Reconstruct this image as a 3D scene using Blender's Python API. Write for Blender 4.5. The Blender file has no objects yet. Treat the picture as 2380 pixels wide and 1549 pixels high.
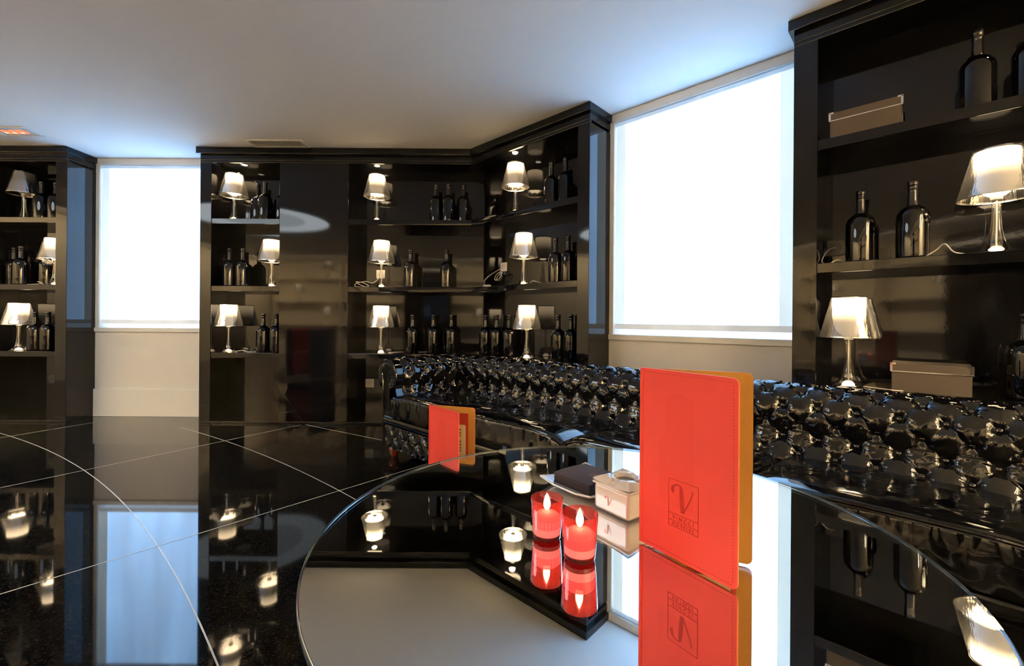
import bpy, bmesh, math, random
import numpy as np
from mathutils import Vector, Matrix

random.seed(7)
rng = np.random.default_rng(7)
scene = bpy.context.scene
COL = scene.collection

# ------------------------------------------------------------------ camera
CAM_H = 0.933
cam_data = bpy.data.cameras.new('camera')
cam_data.sensor_fit = 'HORIZONTAL'
cam_data.sensor_width = 36.0
cam_data.lens = 1015.0 / 2380.0 * 36.0
cam_data.shift_y = -(774.5 - 744.0) / 2380.0
cam_data.clip_start = 0.02
cam = bpy.data.objects.new('camera', cam_data)
COL.objects.link(cam)
cam.matrix_world = Matrix.Translation((0, 0, CAM_H)) @ Matrix.Rotation(math.radians(90), 4, 'X') @ Matrix.Rotation(0.007, 4, 'Z')
scene.camera = cam

# ------------------------------------------------------------------ light levels and exposure
DAY = (1.3, 2.75, 4.9)            # daylight coming through the blinds
WARM = (1.0, 0.74, 0.44)          # lamp colour
world = bpy.data.worlds.new('world')
scene.world = world
world.use_nodes = True
world.node_tree.nodes['Background'].inputs[0].default_value = (0.5, 0.7, 1.0, 1)
world.node_tree.nodes['Background'].inputs[1].default_value = 0.6
vs = scene.view_settings
vs.view_transform = 'Standard'
vs.look = 'None'
vs.gamma = 1.0
vs.exposure = 0.0
vs.use_curve_mapping = False
cy = scene.cycles
cy.use_denoising = True
cy.max_bounces = 8
cy.diffuse_bounces = 3
cy.glossy_bounces = 6
cy.transmission_bounces = 4
cy.transparent_max_bounces = 14
cy.use_adaptive_sampling = True
cy.adaptive_threshold = 0.01
cy.adaptive_min_samples = 32
cy.sample_clamp_indirect = 30.0
cy.use_light_tree = False
cy.caustics_reflective = True
cy.caustics_refractive = False
cy.blur_glossy = 0.3


def spot(name, loc, energy, color, size=math.radians(100), blend=0.6, radius=0.04, aim=None):
    l = bpy.data.lights.new(name, 'SPOT')
    l.energy = energy; l.color = color; l.spot_size = size; l.spot_blend = blend; l.shadow_soft_size = radius
    o = bpy.data.objects.new(name, l); COL.objects.link(o); o.location = loc
    if aim is not None:
        o.rotation_euler = (Vector(aim) - Vector(loc)).to_track_quat('-Z', 'Y').to_euler()
    return o


# ------------------------------------------------------------------ frames of reference
OX, OY = -0.365, 3.85              # where the two bookcase fronts meet
TH = math.radians(-43.4)
DX, DY = math.cos(TH), math.sin(TH)
NX, NY = -DY, DX                   # into the angled wall
MIT = math.tan(math.radians(43.4) / 2)
ZC = 2.43                          # ceiling height
SH = (0.626, 1.217, 1.812)         # tops of the shelves
SETBACK = 0.27


def P(u, v, z=0.0):
    """point on the angled side: u along the wall, v out into the room"""
    return Vector((OX + u * DX - v * NX, OY + u * DY - v * NY, z))


# ------------------------------------------------------------------ materials
MATS = {}


def mat(name, color=(0.8, 0.8, 0.8), rough=0.5, metal=0.0, spec=0.5, ior=1.5, coat=0.0, emit=None, estr=0.0, bump=None,
        alpha=1.0, trans=0.0, sss=0.0, coatr=0.03):
    m = bpy.data.materials.new(name)
    m.use_nodes = True
    nt = m.node_tree
    b = nt.nodes['Principled BSDF']
    b.inputs['Base Color'].default_value = (*color, 1)
    b.inputs['Roughness'].default_value = rough
    b.inputs['Metallic'].default_value = metal
    b.inputs['IOR'].default_value = ior
    b.inputs['Specular IOR Level'].default_value = spec
    b.inputs['Coat Weight'].default_value = coat
    b.inputs['Coat Roughness'].default_value = coatr
    b.inputs['Transmission Weight'].default_value = trans
    b.inputs['Alpha'].default_value = alpha
    if sss:
        b.inputs['Subsurface Weight'].default_value = sss
        b.inputs['Subsurface Radius'].default_value = (0.02, 0.008, 0.006)
        b.inputs['Subsurface Scale'].default_value = 1.0
    if emit:
        b.inputs['Emission Color'].default_value = (*emit, 1)
        b.inputs['Emission Strength'].default_value = estr
    if bump:
        scale, strength, dist, detail = bump
        tc = nt.nodes.new('ShaderNodeTexCoord')
        nz = nt.nodes.new('ShaderNodeTexNoise')
        nz.inputs['Scale'].default_value = scale
        nz.inputs['Detail'].default_value = detail
        bp = nt.nodes.new('ShaderNodeBump')
        bp.inputs['Strength'].default_value = strength
        bp.inputs['Distance'].default_value = dist
        nt.links.new(tc.outputs['Object'], nz.inputs['Vector'])
        nt.links.new(nz.outputs['Fac'], bp.inputs['Height'])
        nt.links.new(bp.outputs['Normal'], b.inputs['Normal'])
    MATS[name] = m
    return m


def emission(name, color, strength):
    m = bpy.data.materials.new(name); m.use_nodes = True
    nt = m.node_tree; nt.nodes.clear()
    e = nt.nodes.new('ShaderNodeEmission'); o = nt.nodes.new('ShaderNodeOutputMaterial')
    e.inputs[0].default_value = (*color, 1); e.inputs[1].default_value = strength
    nt.links.new(e.outputs[0], o.inputs[0])
    MATS[name] = m
    return m


def clear(name, tint=(1, 1, 1), gloss=(1, 1, 1), base=0.04, rough=0.02, ior=1.5, power=1.0, ex=4.0, glow=None):
    """thin clear sheet: see-through with a fresnel reflection, lets lamp light pass"""
    m = bpy.data.materials.new(name); m.use_nodes = True
    nt = m.node_tree; nt.nodes.clear()
    o = nt.nodes.new('ShaderNodeOutputMaterial')
    t = nt.nodes.new('ShaderNodeBsdfTransparent'); t.inputs[0].default_value = (*tint, 1)
    g = nt.nodes.new('ShaderNodeBsdfGlossy'); g.inputs[0].default_value = (*gloss, 1); g.inputs['Roughness'].default_value = rough
    lf = nt.nodes.new('ShaderNodeLayerWeight'); lf.inputs['Blend'].default_value = 0.5
    lw = nt.nodes.new('ShaderNodeMath'); lw.operation = 'POWER'; lw.inputs[1].default_value = ex
    nt.links.new(lf.outputs['Facing'], lw.inputs[0])
    ma = nt.nodes.new('ShaderNodeMath'); ma.operation = 'MULTIPLY_ADD'; ma.use_clamp = True
    ma.inputs[1].default_value = power; ma.inputs[2].default_value = base
    mx = nt.nodes.new('ShaderNodeMixShader')
    nt.links.new(lw.outputs[0], ma.inputs[0]); nt.links.new(ma.outputs[0], mx.inputs[0])
    see = t.outputs[0]
    if glow:
        tl = nt.nodes.new('ShaderNodeBsdfTranslucent'); tl.inputs[0].default_value = (*glow, 1)
        m2 = nt.nodes.new('ShaderNodeMixShader'); m2.inputs[0].default_value = 0.16
        nt.links.new(t.outputs[0], m2.inputs[1]); nt.links.new(tl.outputs[0], m2.inputs[2]); see = m2.outputs[0]
    nt.links.new(see, mx.inputs[1]); nt.links.new(g.outputs[0], mx.inputs[2])
    nt.links.new(mx.outputs[0], o.inputs[0])
    MATS[name] = m
    return m


mat('lacquer', (0.0045, 0.0043, 0.0045), 0.05, spec=0.42, ior=1.48, bump=(80, 0.02, 0.0016, 1.0))
mat('lacquer_edge', (0.005, 0.005, 0.0055), 0.10, spec=0.45, ior=1.5)
mat('white_paint', (0.70, 0.66, 0.60), 0.55)
mat('white_gloss', (0.74, 0.71, 0.65), 0.3)
mat('ceiling_paint', (0.90, 0.885, 0.87), 0.8)
mat('cream_wall', (0.86, 0.76, 0.58), 0.7)
mat('bottle_glass', (0.002, 0.002, 0.0024), 0.03, spec=0.5, ior=1.5)
mat('bottle_neck', (0.012, 0.011, 0.011), 0.22, spec=0.6)
mat('patent', (0.003, 0.003, 0.0033), 0.06, spec=0.62, ior=1.52, bump=(140, 0.05, 0.001, 2.0))
mat('patent_button', (0.004, 0.004, 0.004), 0.06, spec=0.8, ior=1.6)
mat('foot_wood', (0.16, 0.025, 0.012), 0.15, coat=0.6)
mat('chrome', (0.8, 0.8, 0.8), 0.12, metal=1.0)
mat('cable', (0.62, 0.56, 0.48), 0.4)
mat('dark_cable', (0.03, 0.03, 0.03), 0.4)
mat('socket_plastic', (0.55, 0.52, 0.48), 0.35)
mat('socket_dark', (0.03, 0.03, 0.03), 0.3)
mat('black_hole', (0.003, 0.003, 0.003), 0.6)
mat('box_cloth', (0.075, 0.058, 0.042), 0.7, bump=(500, 0.3, 0.0005, 2.0))
mat('leather_red', (0.86, 0.070, 0.054), 0.55, spec=0.35, bump=(900, 0.35, 0.0004, 2.0))
mat('leather_emboss', (0.50, 0.018, 0.011), 0.5, spec=0.35)
mat('leather_darker', (0.835, 0.064, 0.049), 0.55, spec=0.35)
mat('lining_ochre', (0.52, 0.24, 0.035), 0.6)
mat('pocket_red', (0.42, 0.025, 0.012), 0.6)
mat('card_cream', (0.75, 0.58, 0.34), 0.6)
mat('card_ink', (0.12, 0.08, 0.05), 0.6)
mat('porcelain', (0.86, 0.80, 0.74), 0.12, spec=0.6, coat=0.3)
mat('porcelain_in', (0.20, 0.15, 0.11), 0.3)
mat('logo_orange', (0.75, 0.14, 0.01), 0.3)
mat('napkin', (0.045, 0.036, 0.042), 0.85, bump=(300, 0.3, 0.0005, 2.0))
mat('napkin_print', (0.16, 0.12, 0.10), 0.8)
mat('wax', (0.9, 0.62, 0.52), 0.45, sss=0.6, emit=(1.0, 0.58, 0.50), estr=0.6)  # emission paints in the candlelight soaking through
mat('mirror', (0.86, 0.86, 0.86), 0.0, metal=1.0)
mat('table_metal', (0.35, 0.35, 0.36), 0.2, metal=1.0)
mat('grey_fabric', (0.13, 0.14, 0.15), 0.9)
mat('red_fabric', (0.55, 0.02, 0.02), 0.8)
mat('inlay', (0.62, 0.58, 0.52), 0.25)
mat('lamp_rod', (0.9, 0.85, 0.78), 0.2, metal=0.7)
mat('diffuser_off', (0.7, 0.7, 0.68), 0.5)
mat('lamp_trim', (0.75, 0.73, 0.7), 0.15, metal=1.0)
emission('diffuser_on', WARM, 15.0)
emission('dome_painted_glow', (1.0, 0.74, 0.45), 3.2)
emission('spot_lens', (1.0, 0.82, 0.6), 7.0)
emission('flame', (1.0, 0.55, 0.18), 9.0)
emission('flame_core', (1.0, 0.8, 0.42), 16.0)
emission('heat_glow', (1.0, 0.22, 0.10), 1.5)
emission('heat_hot', (1.0, 0.55, 0.32), 2.4)
emission('cool_disc', (0.86, 0.95, 1.0), 6.0)
emission('cool_ring', (0.86, 0.95, 1.0), 9.0)
clear('clear_plastic', (0.97, 0.95, 0.92), (1, 0.97, 0.92), base=0.05, rough=0.06, power=1.6, ex=2.0)
clear('red_glass', (1.0, 0.52, 0.53), (1, 0.85, 0.85), base=0.02, rough=0.02, power=1.3, glow=(1.0, 0.12, 0.09))
clear('red_glass_base', (0.55, 0.02, 0.03), (1, 0.8, 0.8), base=0.03, rough=0.02, power=1.3)
clear('sheet_glass', (0.97, 0.985, 0.98), (1, 1, 1), base=0.02, rough=0.0, power=0.7)
mat('glass_edge', (0.55, 0.62, 0.66), 0.1, metal=0.8)


def shade_material():
    m = bpy.data.materials.new('lamp_shade_film'); m.use_nodes = True
    nt = m.node_tree; nt.nodes.clear()
    o = nt.nodes.new('ShaderNodeOutputMaterial')
    t = nt.nodes.new('ShaderNodeBsdfTransparent'); t.inputs[0].default_value = (0.95, 0.93, 0.9, 1)
    g = nt.nodes.new('ShaderNodeBsdfGlossy'); g.inputs[0].default_value = (0.70, 0.70, 0.70, 1); g.inputs['Roughness'].default_value = 0.12
    tc = nt.nodes.new('ShaderNodeTexCoord')
    mp = nt.nodes.new('ShaderNodeMapping'); mp.inputs['Scale'].default_value = (60, 60, 0.25)
    nz = nt.nodes.new('ShaderNodeTexNoise'); nz.inputs['Scale'].default_value = 1.6; nz.inputs['Detail'].default_value = 2
    bp = nt.nodes.new('ShaderNodeBump'); bp.inputs['Strength'].default_value = 0.4; bp.inputs['Distance'].default_value = 0.004
    mx = nt.nodes.new('ShaderNodeMixShader')
    sz = nt.nodes.new('ShaderNodeSeparateXYZ'); mr = nt.nodes.new('ShaderNodeMapRange'); mr.interpolation_type = 'SMOOTHSTEP'
    mr.inputs['From Min'].default_value = 0.30; mr.inputs['From Max'].default_value = 0.415
    mr.inputs['To Min'].default_value = 0.985; mr.inputs['To Max'].default_value = 0.62
    nt.links.new(tc.outputs['Object'], sz.inputs[0]); nt.links.new(sz.outputs[2], mr.inputs['Value']); nt.links.new(mr.outputs['Result'], mx.inputs[0])
    tl = nt.nodes.new('ShaderNodeBsdfTranslucent'); tl.inputs[0].default_value = (0.62, 0.60, 0.57, 1)
    df = nt.nodes.new('ShaderNodeBsdfDiffuse'); df.inputs[0].default_value = (0.5, 0.49, 0.47, 1)
    m1 = nt.nodes.new('ShaderNodeMixShader'); m1.inputs[0].default_value = 0.4
    m2 = nt.nodes.new('ShaderNodeMixShader'); m2.inputs[0].default_value = 0.95
    nt.links.new(tl.outputs[0], m1.inputs[1]); nt.links.new(df.outputs[0], m1.inputs[2])
    nt.links.new(m1.outputs[0], m2.inputs[1]); nt.links.new(g.outputs[0], m2.inputs[2])
    nt.links.new(tc.outputs['Object'], mp.inputs[0]); nt.links.new(mp.outputs[0], nz.inputs['Vector'])
    nt.links.new(nz.outputs['Fac'], bp.inputs['Height']); nt.links.new(bp.outputs['Normal'], g.inputs['Normal'])
    nt.links.new(t.outputs[0], mx.inputs[1]); nt.links.new(m2.outputs[0], mx.inputs[2]); nt.links.new(mx.outputs[0], o.inputs[0])
    MATS['lamp_shade_film'] = m


shade_material()


def blind_material(name, k, day=None):
    """back-lit roller-blind cloth"""
    m = bpy.data.materials.new(name); m.use_nodes = True
    nt = m.node_tree
    b = nt.nodes['Principled BSDF']
    b.inputs['Base Color'].default_value = (0.75, 0.75, 0.74, 1); b.inputs['Roughness'].default_value = 0.8
    tc = nt.nodes.new('ShaderNodeTexCoord')
    mp = nt.nodes.new('ShaderNodeMapping'); mp.inputs['Scale'].default_value = (2.2, 2.2, 0.35)
    nz = nt.nodes.new('ShaderNodeTexNoise'); nz.inputs['Scale'].default_value = 2.0; nz.inputs['Detail'].default_value = 2
    rp = nt.nodes.new('ShaderNodeMapRange')
    rp.inputs['From Min'].default_value = 0.3; rp.inputs['From Max'].default_value = 0.7
    rp.inputs['To Min'].default_value = 0.70 * k; rp.inputs['To Max'].default_value = 1.12 * k
    nt.links.new(tc.outputs['Object'], mp.inputs[0]); nt.links.new(mp.outputs[0], nz.inputs['Vector'])
    nt.links.new(nz.outputs['Fac'], rp.inputs['Value'])
    b.inputs['Emission Color'].default_value = (*(day or DAY), 1)
    nt.links.new(rp.outputs['Result'], b.inputs['Emission Strength'])
    MATS[name] = m


blind_material('blind_cloth', 1.0)
blind_material('blind_hem', 0.26, (2.0, 2.9, 3.5))
blind_material('blind_bar', 0.12, (2.2, 2.6, 2.9))
blind_material('blind_roll', 0.10)
emission('daylight_glass', (1.0, 1.25, 1.6), 1.1)


def floor_material():
    m = bpy.data.materials.new('terrazzo'); m.use_nodes = True
    nt = m.node_tree; b = nt.nodes['Principled BSDF']
    b.inputs['Roughness'].default_value = 0.035
    b.inputs['IOR'].default_value = 1.55
    b.inputs['Specular IOR Level'].default_value = 0.62
    tc = nt.nodes.new('ShaderNodeTexCoord')
    v = nt.nodes.new('ShaderNodeTexVoronoi'); v.inputs['Scale'].default_value = 240; v.inputs['Randomness'].default_value = 1
    cr = nt.nodes.new('ShaderNodeValToRGB')
    cr.color_ramp.elements[0].position = 0.0; cr.color_ramp.elements[0].color = (0.0035, 0.003, 0.003, 1)
    cr.color_ramp.elements[1].position = 1.0; cr.color_ramp.elements[1].color = (0.0035, 0.003, 0.003, 1)
    e = cr.color_ramp.elements.new(0.80); e.color = (0.005, 0.0045, 0.004, 1)
    e = cr.color_ramp.elements.new(0.95); e.color = (0.040, 0.032, 0.022, 1)
    sx = nt.nodes.new('ShaderNodeSeparateColor')
    nt.links.new(tc.outputs['Object'], v.inputs['Vector'])
    nt.links.new(v.outputs['Color'], sx.inputs[0]); nt.links.new(sx.outputs[0], cr.inputs[0])
    nt.links.new(cr.outputs[0], b.inputs['Base Color'])
    MATS['terrazzo'] = m


floor_material()


# ------------------------------------------------------------------ mesh helpers
def finish(name, bm, material, parent=None, sharp=40, smooth=True, loc=None, rotz=None):
    bm.normal_update()
    if smooth:
        lim = math.radians(sharp)
        for f_ in bm.faces: f_.smooth = True
        for e in bm.edges:
            if len(e.link_faces) == 2 and e.calc_face_angle(0) > lim: e.smooth = False
    me = bpy.data.meshes.new(name)
    bm.to_mesh(me); bm.free()
    mats = material if isinstance(material, (list, tuple)) else [material]
    for k in mats: me.materials.append(MATS[k])
    return obj(name, me, parent, loc, rotz)


def obj(name, me, parent=None, loc=None, rotz=None):
    o = bpy.data.objects.new(name, me)
    COL.objects.link(o)
    if parent: o.parent = parent
    if loc is not None: o.location = loc
    if rotz is not None: o.rotation_euler = (0, 0, rotz)
    return o


def empty(name, loc=(0, 0, 0), rotz=0.0):
    o = bpy.data.objects.new(name, None)
    o.empty_display_size = 0.05
    COL.objects.link(o); o.location = loc; o.rotation_euler = (0, 0, rotz)
    return o


def tag(o, label=None, cat=None, group=None, kind=None):
    if label: o['label'] = label
    if cat: o['category'] = cat
    if group: o['group'] = group
    if kind: o['kind'] = kind
    return o


def copy_tree(o, parent=None):
    c = o.copy(); COL.objects.link(c); c.parent = parent
    for ch in list(o.children): copy_tree(ch, c)
    return c


def add_box(bm, x0, x1, y0, y1, z0, z1, bevel=0.0):
    t = bmesh.new()
    bmesh.ops.create_cube(t, size=1.0)
    for v in t.verts:
        v.co = Vector((x0 + (v.co.x + .5) * (x1 - x0), y0 + (v.co.y + .5) * (y1 - y0), z0 + (v.co.z + .5) * (z1 - z0)))
    if bevel:
        bmesh.ops.bevel(t, geom=t.edges[:], offset=bevel, segments=2, profile=0.5, affect='EDGES')
    merge(bm, t)


def merge(bm, t, mi=None):
    vm = {v: bm.verts.new(v.co) for v in t.verts}
    for f_ in t.faces:
        try:
            nf = bm.faces.new([vm[v] for v in f_.verts]); nf.material_index = f_.material_index if mi is None else mi
        except ValueError:
            pass
    t.free()


def box(name, dims, material, parent=None, bevel=0.002, **k):
    bm = bmesh.new(); add_box(bm, *dims, bevel=bevel)
    return finish(name, bm, material, parent, sharp=20, **k)


def add_prism(bm, poly, z0, z1):
    a = sum(poly[i][0] * poly[(i + 1) % len(poly)][1] - poly[(i + 1) % len(poly)][0] * poly[i][1] for i in range(len(poly)))
    if a < 0: poly = poly[::-1]
    lo = [bm.verts.new((p[0], p[1], z0)) for p in poly]
    hi = [bm.verts.new((p[0], p[1], z1)) for p in poly]
    n = len(poly)
    bm.faces.new(hi); bm.faces.new(lo[::-1])
    for i in range(n):
        bm.faces.new((lo[i], lo[(i + 1) % n], hi[(i + 1) % n], hi[i]))


def prism(name, poly, z0, z1, material, parent=None, bevel=0.002, **k):
    bm = bmesh.new(); add_prism(bm, poly, z0, z1)
    if bevel: bmesh.ops.bevel(bm, geom=bm.edges[:], offset=bevel, segments=2, profile=0.5, affect='EDGES')
    return finish(name, bm, material, parent, sharp=20, **k)


def add_lathe(bm, prof, seg=32, cx=0.0, cy=0.0, caps=True):
    rings = []
    for r, z in prof:
        if r < 1e-6:
            rings.append([bm.verts.new((cx, cy, z))])
        else:
            rings.append([bm.verts.new((cx + r * math.cos(2 * math.pi * i / seg), cy + r * math.sin(2 * math.pi * i / seg), z)) for i in range(seg)])
    for a, b in zip(rings, rings[1:]):
        for i in range(seg):
            j = (i + 1) % seg
            if len(a) == 1 and len(b) == 1: continue
            if len(a) == 1: bm.faces.new((a[0], b[j], b[i]))
            elif len(b) == 1: bm.faces.new((a[i], a[j], b[0]))
            else: bm.faces.new((a[i], a[j], b[j], b[i]))


def lathe(name, prof, material, parent=None, seg=32, sharp=40, **k):
    bm = bmesh.new(); add_lathe(bm, prof, seg)
    bmesh.ops.recalc_face_normals(bm, faces=bm.faces[:])
    return finish(name, bm, material, parent, sharp, **k)


def spline(pts, n=8):
    pts = [Vector(p) for p in pts]
    out = []
    for i in range(len(pts) - 1):
        p0 = pts[max(i - 1, 0)]; p1 = pts[i]; p2 = pts[i + 1]; p3 = pts[min(i + 2, len(pts) - 1)]
        for k in range(n):
            t = k / n
            out.append(0.5 * ((2 * p1) + (p2 - p0) * t + (2 * p0 - 5 * p1 + 4 * p2 - p3) * t * t + (3 * p1 - p0 - 3 * p2 + p3) * t ** 3))
    out.append(pts[-1])
    return out


def add_tube(bm, pts, r, seg=6):
    pts = [Vector(p) for p in pts]
    rings = []
    up = Vector((0, 0, 1))
    for i, p in enumerate(pts):
        t = (pts[min(i + 1, len(pts) - 1)] - pts[max(i - 1, 0)])
        if t.length < 1e-9: t = Vector((1, 0, 0))
        t.normalize()
        a = t.cross(up)
        if a.length < 1e-3: a = t.cross(Vector((1, 0, 0)))
        a.normalize(); b = a.cross(t)
        rr = r[i] if isinstance(r, (list, tuple)) else r
        rings.append([bm.verts.new(p + a * rr * math.cos(2 * math.pi * k / seg) + b * rr * math.sin(2 * math.pi * k / seg)) for k in range(seg)])
    for a, b in zip(rings, rings[1:]):
        for k in range(seg):
            bm.faces.new((a[k], a[(k + 1) % seg], b[(k + 1) % seg], b[k]))
    bm.faces.new(rings[0][::-1]); bm.faces.new(rings[-1])


def tube(name, pts, r, material, parent=None, seg=6, **k):
    bm = bmesh.new(); add_tube(bm, pts, r, seg)
    bmesh.ops.recalc_face_normals(bm, faces=bm.faces[:])
    return finish(name, bm, material, parent, 60, **k)


def grid_mesh(name, V, material, parent=None, smooth=True, flip=False, close_u=False):
    """V: (n, m, 3) array -> one quad grid"""
    n, m, _ = V.shape
    idx = np.arange(n * m).reshape(n, m)
    if close_u: idx = np.vstack([idx, idx[:1]])
    a = idx[:-1, :-1].ravel(); b = idx[1:, :-1].ravel(); c = idx[1:, 1:].ravel(); d = idx[:-1, 1:].ravel()
    F = np.stack([a, b, c, d] if not flip else [a, d, c, b], 1)
    me = bpy.data.meshes.new(name)
    me.vertices.add(n * m); me.vertices.foreach_set('co', V.reshape(-1).astype(np.float32))
    me.loops.add(F.size); me.loops.foreach_set('vertex_index', F.reshape(-1).astype(np.int32))
    me.polygons.add(len(F)); me.polygons.foreach_set('loop_start', np.arange(0, F.size, 4, dtype=np.int32))
    me.polygons.foreach_set('use_smooth', np.ones(len(F), dtype=bool) if smooth else np.zeros(len(F), dtype=bool))
    me.update(calc_edges=True); me.validate()
    me.materials.append(MATS[material])
    return obj(name, me, parent)


# ================================================================== THE SETTING
# floor and its inlaid lines
XL, XR, YB = -6.6, 3.4, -4.0
wallC_end = P(4.45, -SETBACK)
bm = bmesh.new()
room_poly = [(XL, OY + SETBACK), (OX + MIT * SETBACK, OY + SETBACK), tuple(P(4.45, -SETBACK)[:2]), (wallC_end.x, YB), (XL, YB)]
add_prism(bm, room_poly, -0.08, 0.0)
floor = tag(finish('floor', bm, 'terrazzo', smooth=False), 'polished black speckled stone floor with thin inlaid lines', kind='structure')


def strip(path, w=0.0045):
    bm_ = bmesh.new()
    path = [Vector((p[0], p[1], 0)) for p in path]
    L = []
    for i, p in enumerate(path):
        t = (path[min(i + 1, len(path) - 1)] - path[max(i - 1, 0)]).normalized()
        nrm = Vector((-t.y, t.x, 0)) * w / 2
        L.append([bm_.verts.new((p.x + s * nrm.x, p.y + s * nrm.y, z)) for s, z in ((1, 0.0), (1, 0.0007), (-1, 0.0007), (-1, 0.0))])
    for a, b in zip(L, L[1:]):
        for k in range(3): bm_.faces.new((a[k], b[k], b[k + 1], a[k + 1]))
    bmesh.ops.recalc_face_normals(bm_, faces=bm_.faces[:])
    return finish('inlay_line', bm_, 'inlay', floor, smooth=False)


def arc(cx_, cy_, r, a0, a1, n=70):
    return [(cx_ + r * math.cos(math.radians(a0 + (a1 - a0) * i / n)), cy_ + r * math.sin(math.radians(a0 + (a1 - a0) * i / n))) for i in range(n + 1)]


strip(arc(-8.938, -6.948, 11.508, 22, 67.5))
strip(arc(-8.535, -6.335, 11.557, 24, 60.3))
strip([(-4.9, 1.2), (-3.69, 3.853)])
strip([(-4.1, 0.29), (-2.776, 2.373), (-1.841, 3.827)])
strip([(-3.0, 0.0), (-1.711, 1.465), (-0.533, 2.824)])
strip([(-1.80, 3.83), (-0.6, 3.13)])

# ceiling
bm = bmesh.new(); add_prism(bm, room_poly, ZC, ZC + 0.08)
tag(finish('ceiling', bm, 'ceiling_paint', smooth=False), 'smooth white painted ceiling', kind='structure')

WT = 0.12
YW = OY + SETBACK


def rot_box(name, u0, u1, v0, v1, z0, z1, material, parent=None, bevel=0.0):
    poly = [tuple(P(a, b)[:2]) for a, b in ((u0, v0), (u1, v0), (u1, v1), (u0, v1))]
    return prism(name, poly, z0, z1, material, parent, bevel)


# back wall: pieces round the window opening
W1L, W1R = -3.93, -2.757
SILL, HEAD = 0.845, 2.40
corner_x = OX + MIT * SETBACK
bm = bmesh.new()
add_box(bm, XL, W1L + 0.03, YW, YW + WT, 0, ZC)
add_box(bm, W1R - 0.03, corner_x + 0.2, YW, YW + WT, 0, ZC)
add_box(bm, W1L + 0.03, W1R - 0.03, YW, YW + WT, 0, SILL - 0.03)
add_box(bm, W1L + 0.03, W1R - 0.03, YW, YW + WT, HEAD, ZC)
tag(finish('wall_back', bm, 'white_paint', smooth=False), 'off-white back wall under the smaller window', kind='structure')
# angled wall with the big window opening
W2L, W2R = 1.228, 2.428
bm = bmesh.new()


def rb(bm_, u0, u1, v0, v1, z0, z1):
    add_prism(bm_, [tuple(P(a, b)[:2]) for a, b in ((u0, v0), (u1, v0), (u1, v1), (u0, v1))], z0, z1)


rb(bm, -MIT * SETBACK, W2L + 0.03, -SETBACK, -SETBACK - WT, 0, ZC)
rb(bm, W2R - 0.03, 4.45, -SETBACK, -SETBACK - WT, 0, ZC)
rb(bm, W2L + 0.03, W2R - 0.03, -SETBACK, -SETBACK - WT, 0, SILL - 0.03)
rb(bm, W2L + 0.03, W2R - 0.03, -SETBACK, -SETBACK - WT, HEAD, ZC)
tag(finish('wall_right', bm, 'white_paint', smooth=False), 'off-white angled wall behind the sofa', kind='structure')
bm = bmesh.new(); add_box(bm, wallC_end.x, wallC_end.x + WT, YB, wallC_end.y + 0.1, 0, ZC)
tag(finish('wall_side', bm, 'cream_wall', smooth=False), 'cream side wall', kind='structure')
bm = bmesh.new(); add_box(bm, XL - WT, wallC_end.x + WT, YB - WT, YB, 0, ZC)
tag(finish('wall_front', bm, 'cream_wall', smooth=False), 'cream wall opposite the windows', kind='structure')
bm = bmesh.new(); add_box(bm, XL - WT, XL, YB, YW + WT, 0, ZC)
tag(finish('wall_left', bm, 'cream_wall', smooth=False), 'cream left wall', kind='structure')

# baseboards
tag(box('baseboard_back', (W1L + 0.001, W1R - 0.001, YW - 0.022, YW, 0, 0.258), 'white_gloss', None, 0.003),
    'tall off-white baseboard below the smaller window', kind='structure')
tag(rot_box('baseboard_right', W2L + .001, W2R - .001, -SETBACK + .022, -SETBACK, 0, .258, 'white_gloss', None, .003),
    'tall off-white baseboard below the larger window', kind='structure')


# windows: frame, glass, back-lit roller blind
def window(name, loc, rotz, w, label):
    root = empty(name, loc, rotz); tag(root, label, kind='structure')
    x0, x1 = 0.0, w
    box('sill', (x0 + .002, x1 - .002, -0.018, 0.10, SILL - 0.05, SILL - 0.012), 'white_gloss', root, 0.003)
    box('head_casing', (x0 + .002, x1 - .002, -0.012, 0.10, HEAD - 0.03, ZC - 0.001), 'white_gloss', root, 0.002)
    box('jamb', (x0 + .001, x0 + 0.034, -0.006, 0.10, SILL - .012, HEAD - .03), 'white_gloss', root, 0.002)
    box('jamb', (x1 - 0.034, x1 - .001, -0.006, 0.10, SILL - .012, HEAD - .03), 'white_gloss', root, 0.002)
    box('pane', (x0 + .034, x1 - .034, 0.085, 0.095, SILL - .012, HEAD - .03), 'daylight_glass', root, 0)
    return root


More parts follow.
